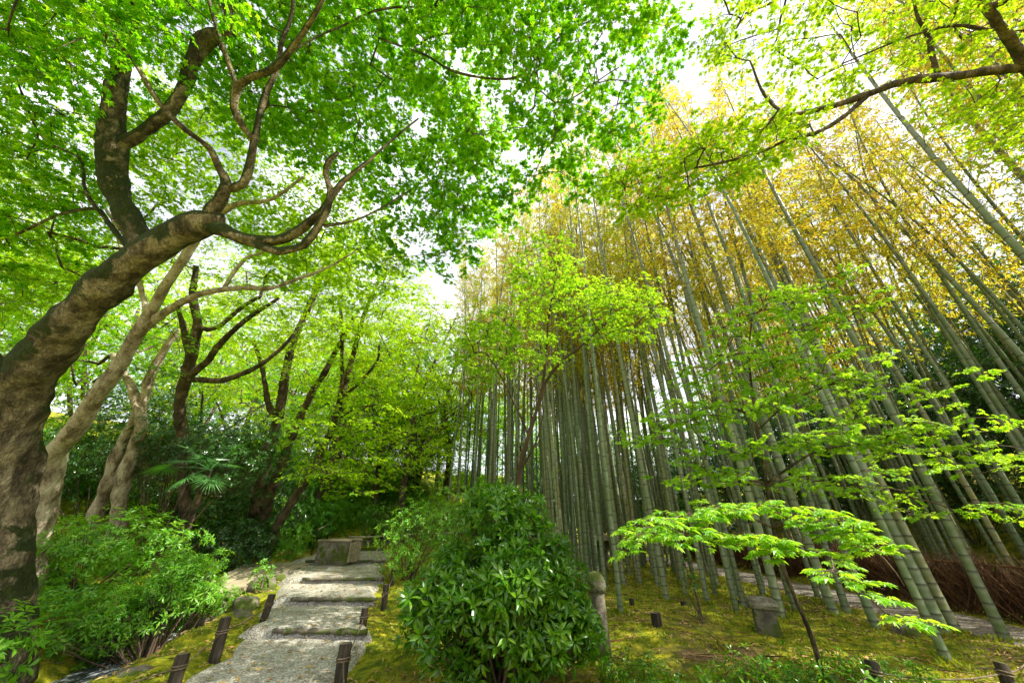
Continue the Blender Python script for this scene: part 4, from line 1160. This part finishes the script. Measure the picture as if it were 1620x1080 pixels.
# ------------------------------------------------------------------ shrubs
def whorls(mb, c, nrm_, k, size, tpl, spread=(.8, 1.25), g_=rng, tilt=.15):
    N = len(c); nrm_ = norm(nrm_)
    ref = np.where(np.abs(nrm_[:, 2:3]) < .9, np.array([[0, 0, 1.]]), np.array([[1., 0, 0]]))
    u = norm(np.cross(nrm_, ref)); w = np.cross(nrm_, u)
    ph = g_.uniform(0, 6.28, N)[:, None] + np.arange(k)[None] * 2 * math.pi / k + g_.normal(0, .25, (N, k))
    el = g_.uniform(*spread, (N, k))
    rd = np.cos(ph)[..., None] * u[:, None] + np.sin(ph)[..., None] * w[:, None]
    d = np.sin(el)[..., None] * rd + np.cos(el)[..., None] * nrm_[:, None]
    d[..., 2] -= .18
    n_ = np.cos(el)[..., None] * -rd + np.sin(el)[..., None] * nrm_[:, None] + g_.normal(0, tilt, (N, k, 3))
    pos = np.repeat(c[:, None], k, 1) + d * .01
    leaves(mb, pos.reshape(-1, 3), d.reshape(-1, 3), n_.reshape(-1, 3), (size * g_.uniform(.7, 1.15, (N, k))).ravel(), tpl)

def shrub(name, label, base, blobs, k, size, tpl, mat, cat='shrub', group=None, seed=1, inner=.55, stems=6, spread=(.8, 1.25), lump=.25, tilt=.15):
    """blobs: centre offset x,y,z and radii rx,ry,rz, number of leaf whorls"""
    g_ = np.random.default_rng(seed); base = np.asarray(base, float)
    t = thing(name, label, cat, base, group=group)
    lf = MB(); st = MB()
    for (x, y, z, rx, ry, rz, n) in blobs:
        c = base + (x, y, z); d = norm(g_.normal(0, 1, (n, 3)))
        r = 1 - inner * g_.uniform(0, 1, n) ** 1.7
        r = r * (1 + (vnoise(d[:, 0] * 3.2 + seed * 7.7 + 20, d[:, 1] * 3.2 + d[:, 2] * 2.9 + 31) - .5) * 2 * lump)
        p = c + d * np.array((rx, ry, rz)) * r[:, None]
        zg = H(p[:, 0], p[:, 1]); keep = p[:, 2] > zg + .04; p = p[keep]; d = d[keep]
        nn = norm(d / np.array((rx, ry, rz))) + np.array((0, 0, .45)) + g_.normal(0, .35, p.shape)
        whorls(lf, p, nn, k, size, tpl, spread, g_, tilt)
        q = p[g_.random(len(p)) < .5]; prisms(st, q - (q - base) * .22 - (0, 0, .02), q, .004)
        for _ in range(stems):
            e = c + norm(g_.normal(0, 1, 3)) * np.array((rx, ry, rz)) * .6
            b0 = base + np.array((g_.normal(0, .08), g_.normal(0, .08), -.05)); m_ = (b0 + e) / 2 + g_.normal(0, .08, 3) + (0, 0, -.08)
            tt = np.linspace(0, 1, 9)[:, None]; pp = (1 - tt) ** 2 * b0 + 2 * tt * (1 - tt) * m_ + tt ** 2 * e
            tube(st, pp, np.linspace(.022, .007, 9), 6, .1)
    st.obj('stems', M['twig'], t, True); lf.obj('foliage', M[mat], t)
    return t
def gz(x, y): return np.array((x, y, float(H(x, y))))
# big glossy bush in the middle
def clumps(main, n, rr, per, seed, top=.35):
    """sub-clumps scattered over ellipsoids: uneven outline with gaps"""
    g_ = np.random.default_rng(seed); out = []
    for (x, y, z, rx, ry, rz, w) in main:
        for _ in range(int(n * w)):
            d = norm(g_.normal(0, 1, 3)); d[2] = abs(d[2]) if g_.random() < top else d[2]
            q = g_.uniform(.72, 1.0); r_ = g_.uniform(*rr)
            out.append((x + d[0] * rx * q, y + d[1] * ry * q, z + d[2] * rz * q, r_, r_, r_ * .85, int(per * (r_ / rr[1]) ** 2 * g_.uniform(.7, 1.2))))
        out.append((x, y, z, rx * .75, ry * .75, rz * .75, int(per * 2.2 * w)))
    return out
shrub('glossy_bush', "big rounded dark green bush with long glossy leaves, centre bottom of the photo", gz(-.12, 4.75),
      clumps([(0, 0, .82, .8, .75, .76, 1), (-.05, .1, 1.52, .48, .48, .38, .45), (.46, -.15, .55, .42, .45, .5, .35), (-.55, -.1, .6, .48, .45, .5, .45)], 30, (.17, .33), 84, 3),
      7, .11, TL, 'bush', seed=3, inner=.6, stems=1, lump=.4, spread=(.35, 1.6), tilt=.4)
# light green shrub by the stream
shrub('azalea_shrub', "light green leaning shrub with yellowish tips between stream and big maple", gz(-5.95, 7.4),
      clumps([(.12, .1, 1.15, .66, .6, .36, 1), (-.4, 0, .8, .66, .6, .42, .7), (-.9, -.3, .5, .6, .55, .4, .5)], 16, (.16, .32), 60, 5), 6, .10, TLN, 'shrub', seed=4, inner=.6, stems=1, lump=.3)
shrub('low_shrub', "wide low fresh green shrub behind the trunk foot, under the gnarled twin trunk", gz(-8.2, 8.0),
      [(.2, 0, .95, 1.5, 1.0, .55, 650), (-1.3, .2, .7, 1.0, .9, .6, 260)], 6, .11, TL, 'shrub', seed=5, stems=4, lump=.3)
shrub('low_shrub', "fresh green leafy shrub crossing the big maple trunk at the left edge", P(20, 900, 3.6) * np.array((1, 1, 0)) + np.array((0, 0, float(H(*P(20, 900, 3.6)[:2])))),
      [(0, 0, .95, .55, .45, .40, 170), (-.3, .1, .55, .5, .5, .45, 120)], 6, .10, TL, 'shrub', seed=6, stems=5, lump=.4)
shrub('low_shrub', "small round bush behind the leaning light green shrub", gz(-6.9, 7.6), [(0, 0, .55, .8, .6, .55, 260)], 6, .10, TL, 'shrub', seed=7, stems=4)
shrub('low_shrub', "little green shrub with pale tips growing over the stream rocks", G(352, 968, .05), [(0, 0, .18, .36, .25, .22, 60)], 6, .085, TL, 'shrub', seed=8, stems=5)
shrub('low_shrub', "tuft of reddish and green leaves on the rocks beside the bridge", G(412, 925, .35), [(0, 0, .18, .2, .18, .24, 40)], 6, .075, TL, 'shrub', seed=9, stems=4)
shrub('low_shrub', "feathery green bush on the right of the path top, behind the big glossy bush", gz(-2.4, 9.5), [(0, 0, .8, .8, .9, .85, 420), (.7, .6, 1.1, .9, .9, .9, 360)], 6, .09, TL, 'shrub', seed=10, stems=5)
shrub('low_shrub', "dark round bush beyond the trough under the slope", gz(-5.6, 16.4), [(0, 0, .8, .9, .8, .8, 300)], 6, .13, TL, 'bush', seed=21, stems=4)
shrub('low_shrub', "dark shrub under the leaning slender maple, left of the trough", gz(-7.9, 13.2), [(0, 0, .4, 1.2, .7, .45, 260)], 6, .12, TL, 'shrub', seed=22, stems=4)
shrub('low_shrub', "bush on the far slope right of the stone stair", gz(-3.2, 16.6), [(0, 0, .8, 1.3, .9, .9, 380)], 6, .13, TL, 'shrub', seed=23, stems=4)
shrub('low_shrub', "green bush on the far slope left of the stone stair", gz(-8.8, 17.5), [(0, 0, .7, 1.4, .9, .9, 380)], 6, .13, TL, 'shrub', seed=24, stems=4)
shrub('low_shrub', "pale green mound on the far slope beside the stair", gz(-4.2, 17.4), [(0, 0, .5, 1.1, .8, .7, 260)], 6, .13, TL, 'shrub', seed=61, stems=3)
shrub('low_shrub', "pale green mound higher on the far slope left of the stair", gz(-7.6, 18.8), [(0, 0, .5, 1.2, .8, .8, 280)], 6, .13, TL, 'shrub', seed=62, stems=3)
shrub('seedling_shrub', "sparse low dark green seedling clump in the moss right of the stone pillar", gz(2.0, 4.1), [(0, 0, .15, .5, .4, .28, 70)], 5, .07, TL, 'bush', seed=25, stems=5)
shrub('seedling_shrub', "broad clump of small dark leaves in front of the capped stone block", gz(2.9, 4.3), [(0, 0, .12, .6, .5, .3, 90)], 5, .07, TL, 'bush', seed=26, stems=5)
shrub('seedling_shrub', "thin upright sapling with a few leaves by the bamboo stumps", GT(1105, 985), [(0, 0, .6, .16, .16, .55, 30)], 4, .07, TL, 'bush', seed=27, stems=3)
# camellia-like evergreens in the shade on the left
def evergreen(label, x, y, s, seed, blobs=None, mat='camellia', grp='dark evergreens', size=.14, name='evergreen_tree'):
    b = gz(x, y)
    bl = blobs or [(0, 0, 2.6 * s, 1.7 * s, 1.5 * s, 1.9 * s, int(650 * s)), (.9 * s, .3, 1.6 * s, 1.2 * s, 1.1 * s, 1.2 * s, int(260 * s)), (-1.0 * s, -.2, 1.7 * s, 1.2 * s, 1.1 * s, 1.3 * s, int(260 * s))]
    return shrub(name, label, b, bl, 7, size, TL, mat, 'tree', grp, seed, .5, 5, lump=.35)
evergreen("spreading camellia with small shiny leaves above the gnarled twin trunk", -8.6, 9.6, 1, 31, [(0, 0, 2.9, 1.9, 1.0, .75, 700), (1.3, -.2, 2.6, 1.1, .9, .7, 300), (-1.4, .2, 3.0, 1.2, 1., .8, 260)], size=.11, grp=None)
evergreen("dark evergreen mass left of the gnarled twin trunk", -12.5, 11.5, 1.25, 32)
evergreen("dark evergreen filling the shade behind the fan palm", -9.4, 13.2, 1.1, 33)
evergreen("dark evergreen at the foot of the dark twin maple", -11.6, 15.2, .9, 34, mat='bush')
evergreen("low dark hedge bush behind the light green shrub", -8.2, 11.6, 1, 35, [(0, 0, .7, 1.4, .7, .8, 420)], name='evergreen_shrub')
# copies on the right-hand slope
def copy_tree(o, loc, rz, s, label, grp=None):
    c = o.copy(); COL.objects.link(c); c.location = loc; c.rotation_euler = (0, 0, rz); c.scale = (s, s, s); c["label"] = label
    if grp: c["group"] = grp
    for ch in [k for k in bpy.data.objects if k.parent == o]:
        d = ch.copy(); COL.objects.link(d); d.parent = c
    return c
ev = evergreen("dark evergreen tree behind the bamboo on the right slope", 17.5, 9.5, 1.9, 36, grp='dark evergreens behind the bamboo on the right slope', size=.2)
for k, (x, y, s) in enumerate([(18.5, 5.5, 1.0), (20.5, 12.5, 1.25), (18.6, 15.5, 1.0), (21, 19, 1.3), (16.0, 20.5, 1.1), (14.5, 7.2, .6), (14.6, 12.4, .62), (15.6, 17.0, .6), (23, 8, 1.3), (13.5, 26, 1.2), (8, 29, 1.1), (19, 25, 1.3), (3, 30, 1.0), (10.5, 23.5, .9), (6.5, 25.5, .9), (2.0, 27.5, .85)]):
    copy_tree(ev, (x, y, float(H(x, y)) - .2), k * 1.3, s, "dark evergreen tree behind the bamboo on the right slope")

# ------------------------------------------------------------------ fan palm
p0 = P(292, 862, 8.3)
T_ = thing('fan_palm', "small fan palm with stiff split fronds in front of the dark shade", 'palm', p0)
cp = P(332, 742, 8.0)
mb = MB(); q = spline([(*p0, .06), (*((p0 * .6 + cp * .4) - (.08, 0, 0)), .07), (*cp, .05)], .06); tube(mb, q[:, :3], q[:, 3], 10, .5, True); mb.obj('trunk', M['bark_mid'], T_, True)
g = np.random.default_rng(9)
for k, (dx, dy, dz, pl) in enumerate([(.15, -.5, .25, .35), (-.55, -.35, -.02, .75), (.5, -.2, .1, .5), (-.3, -.5, .45, .5), (.25, .3, .6, .5), (-.5, .3, .4, .5), (-.1, -.55, -.3, .5), (.45, -.4, -.3, .5), (-.65, -.1, .2, .6)]):
    tip = cp + norm((dx, dy, dz)) * pl; ax = norm((dx, dy, dz - .15)); up = norm(np.cross(np.cross(ax, (0, 0, 1.)), ax) + g.normal(0, .2, 3)) if k else norm(np.array((.2, -.85, .35)))
    mb = MB(); tube(mb, [cp, (cp + tip) / 2 + (0, 0, .04), tip], [.012, .01, .008], 5); s = np.cross(ax, up)
    an = np.linspace(-2.3, 2.3, 30) + g.normal(0, .03, 30)
    d = np.cos(an)[:, None] * ax + np.sin(an)[:, None] * s
    nn = np.tile(up, (30, 1)) + g.normal(0, .12, (30, 3))
    leaves(mb, np.tile(tip, (30, 1)), d, nn, g.uniform(.42, .52, 30) * (1 - .2 * np.abs(an) / 2.3), (np.array([(0, 0, 0), (.035, .4, .0), (0, 1, -.16), (-.035, .4, .0)]), np.array([(0, 1, 2, 3)])))
    mb.obj('frond', M['palm'], T_)

# ------------------------------------------------------------------ background maples on the hill
def bg_maple(seed, Ht, cr, n, mat, lsize=.17):
    T = Tree('maple_tree', "leafy maple on the wooded hillside behind the garden", (0, 0, 0), bark='bark_mid', seed=seed, group='leafy trees on the far hillside')
    g = T.g
    T.limb([(0, 0, -.3, .17), (.1, 0, Ht * .2, .13), (.3 * math.sin(seed), .2, Ht * .45, .10), (.1, .1, Ht * .75, .05)], sides=8, step=.3)
    for k in range(5):
        a = k * 1.3 + seed; T.limb([(.1, 0, Ht * (.2 + .07 * k), .07), (math.cos(a) * cr * .35, math.sin(a) * cr * .35, Ht * (.42 + .06 * k), .05), (math.cos(a) * cr * .75, math.sin(a) * cr * .75, Ht * (.55 + .07 * k), .02)], sides=6, step=.3, own=False)
    d = norm(g.normal(0, 1, (n, 3))); r = g.uniform(.35, 1, n) ** .5
    att = np.array((0, 0, Ht * .61)) + d * r[:, None] * np.array((cr, cr, Ht * .40)) * (1 + (vnoise(d[:, 0] * 2.5 + seed, d[:, 1] * 2.5 + d[:, 2] * 2 + 9) - .5)[:, None] * .7)
    a_, o_ = T.grow(att, .5, rmin=.006, rk=.008); T.foliate(a_, o_, (.5, .9), 22, lsize, T3, tilt=.45, upt=.3)
    T.finish(mat); return T.root
B = [bg_maple(41, 8.5, 3.4, 330, 'maple'), bg_maple(42, 10, 3.6, 360, 'maple_far'), bg_maple(43, 7, 3.0, 260, 'maple_far', .15)]
spots = [(-9.5, 19, 1, 1), (-13, 16.5, 0, 1.0), (-15.5, 12, 1, .95), (-13.5, 21, 1, 1.05), (-6.2, 22, 2, 1.1), (-5.6, 21.5, 2, .8), (-17, 18, 0, 1.1), (-19, 9, 0, 1.1), (-20, 14, 1, 1.1), (-10, 25, 0, 1.1),
         (-5.5, 27, 1, 1.1), (-1.5, 29, 0, 1.1), (-16, 26, 1, 1.2), (-22, 22, 0, 1.3), (-24, 8, 1, 1.2), (-14.5, 7.5, 2, 1.0), (-3.0, 34, 1, 1.3), (-9, 34, 0, 1.3), (-16, 34, 1, 1.3), (4, 36, 0, 1.3), (-28, 16, 0, 1.4), (-26, 30, 1, 1.5), (-11.5, 13.0, 2, .9), (12, 34, 1, 1.2), (20, 32, 0, 1.3), (28, 20, 1, 1.3), (27, 10, 0, 1.2), (-6.5, 24.5, 2, 1.0)]
spots += [(-5.4, 18.5, 1, 1.25), (-8.6, 16.8, 0, 1.1), (-4.2, 23, 1, 1.4), (-7.5, 20.5, 0, 1.35), (-11, 22.5, 1, 1.5), (0.5, 26, 0, 1.1)]
used = set()
for k, (x, y, v, s) in enumerate(spots):
    s = s or 1
    loc = (x, y, float(H(x, y)) - .1)
    if v not in used:
        used.add(v); B[v].location = loc; B[v].scale = (s, s, s)
    else:
        copy_tree(B[v], loc, k * 2.1, s, "leafy maple on the wooded hillside behind the garden")

S_ = [shrub('low_shrub', "round leafy bush in the understory of the far hillside", (0, 0, 0), [(0, 0, .9, 1.5, 1.2, 1.0, 420), (.9, .3, .5, .9, .9, .7, 160)], 6, .17, TL, mt, seed=sd, stems=4, group='bushes on the wooded far hillside') for sd, mt in ((51, 'shrub'), (52, 'fern'), (53, 'maple_far'))]
g = np.random.default_rng(66); c = 0; first = {0, 1, 2}
while c < 46:
    x = g.uniform(-20, 3.5); y = g.uniform(12, 30)
    if y < 22 and x > -7.5: continue
    if abs(x - (-5.9 + .22 * (y - 15.6))) < 1.6 and y < 22: continue
    v = c % 3; s = float(g.uniform(.7, 1.35)); loc = (x, y, float(H(x, y)) - .1)
    if c < 3: S_[v].location = loc; S_[v].scale = (s, s, s)
    else: copy_tree(S_[v], loc, c * 1.1, s, "round leafy bush in the understory of the far hillside")
    c += 1

# ------------------------------------------------------------------ ground cover and litter
g = np.random.default_rng(77)
def on_ground(x, y, dz=0.): return np.stack([x, y, H(x, y) + dz], 1)
def off_path(x, y, m_=.1): return ~((x > path_l(y) - m_) & (x < path_r(y) + m_) & (y < 15.5)) & (np.abs(x - gw_x(y)) > .78)
# ferny low plants on the left bank
n = 2300; x = g.uniform(-10.5, -3.9, n); y = g.uniform(5.1, 9.5, n)
k = (x < path_l(y) - .75) & (np.abs(x - stream_x(y)) > .35) & (vnoise(x * 1.1, y * 1.1) > .36) & ~((x > -7.6) & (y > 8.6)) & ~((x > -6.5 + (7.4 - y) * .55) & (y > 5.2)); x, y = x[k], y[k]
p = on_ground(x, y, 0) + np.stack([0 * x, 0 * x, g.uniform(.05, .42, len(x))], 1)
mb = MB(); whorls(mb, p, np.tile((0, 0, 1.), (len(p), 1)) + g.normal(0, .4, p.shape), 6, .11, TL, (1.0, 1.5), g)
tag(mb.obj('ground_cover', M['fern'], None), "low leafy plants and ferns covering the left bank of the stream", "ground cover", kind='stuff')
n = 2200; x = g.uniform(.9, 4.6, n); y = g.uniform(2.7, 5.0, n)
k = vnoise(x * 1.6 + 5, y * 1.6) > .45; x, y = x[k], y[k]
p = on_ground(x, y, 0) + np.stack([0 * x, 0 * x, g.uniform(.03, .2, len(x))], 1)
mb = MB(); whorls(mb, p, np.tile((0, 0, 1.), (len(p), 1)) + g.normal(0, .4, p.shape), 5, .055, TL, (.9, 1.5), g)
prisms(mb, on_ground(x, y, -.02), p, .003)
tag(mb.obj('low_plants', M['bush'], None), "low dark-leaved plants growing through the moss in front", "ground cover", kind='stuff')
# moss tufts / short blades
n = 90000; x = g.uniform(-5, 9, n); y = 2.2 + 14 * g.uniform(0, 1, n) ** 1.5
k = off_path(x, y) & (vnoise(x * 1.7 + 3, y * 1.7) > .3); x, y = x[k], y[k]
p = on_ground(x, y, -.005); d = g.normal(0, .55, p.shape); d[:, 2] = 1
mb = MB(); leaves(mb, p, d, g.normal(0, 1, p.shape), g.uniform(.02, .055, len(p)), TBW)
tag(mb.obj('moss_tufts', M['tuft'], None), kind='stuff')
q_ = [(a, b) for a, b in placed if b < 15 and 0 < a < 8.5]
c_ = np.array([(a, b) for a, b in q_ for _ in range(110)]); an = g.uniform(0, 6.28, len(c_)); rr_ = g.uniform(.05, .26, len(c_))
x = c_[:, 0] + np.cos(an) * rr_; y = c_[:, 1] + np.sin(an) * rr_; p = on_ground(x, y, -.005); d = g.normal(0, .6, p.shape); d[:, 2] = 1
mb = MB(); leaves(mb, p, d, g.normal(0, 1, p.shape), g.uniform(.04, .11, len(p)) * (1.25 - rr_ * 2.5), TBW)
tag(mb.obj('moss_tufts', M['tuft'], None), kind='stuff')
n = 1500; x = g.uniform(-1.6, 8.5, n); y = g.uniform(2.6, 13, n); k = off_path(x, y); x, y = x[k], y[k]; an = g.uniform(0, 6.28, len(x)); ln = g.uniform(.08, .45, len(x))
a_ = on_ground(x, y, .015); b_ = on_ground(x + np.cos(an) * ln, y + np.sin(an) * ln, .03)
mb = MB(); prisms(mb, a_, b_, g.uniform(.003, .008, len(x))); tag(mb.obj('fallen_twigs', M['brush'], None), kind='stuff')
# dry fallen bamboo leaves
n = 30000; x = g.uniform(-8, 12, n); y = 2.2 + 16 * g.uniform(0, 1, n) ** 1.4
onp = (x > path_l(y)) & (x < path_r(y)); k = (~onp | (g.random(n) < .3)) & (np.abs(x - stream_x(y)) > .6); x, y = x[k], y[k]; onp = onp[k]
lv = np.searchsorted(np.array(STEPS), y) * .12 + .05
cl = (vnoise(x * 1.3 + 50, y * 1.3) > .42) | (g.random(len(x)) < .25) | onp; x, y, onp, lv = x[cl], y[cl], onp[cl], lv[cl]
p = on_ground(x, y, .02); p[onp, 2] = lv[onp]
d = g.normal(0, 1, p.shape); d[:, 2] *= .15; nn = g.normal(0, .3, p.shape); nn[:, 2] = 1
mb = MB(); leaves(mb, p, d, nn, g.uniform(.05, .11, len(p)), TB)
tag(mb.obj('fallen_leaves', M['litter'], None), kind='stuff')
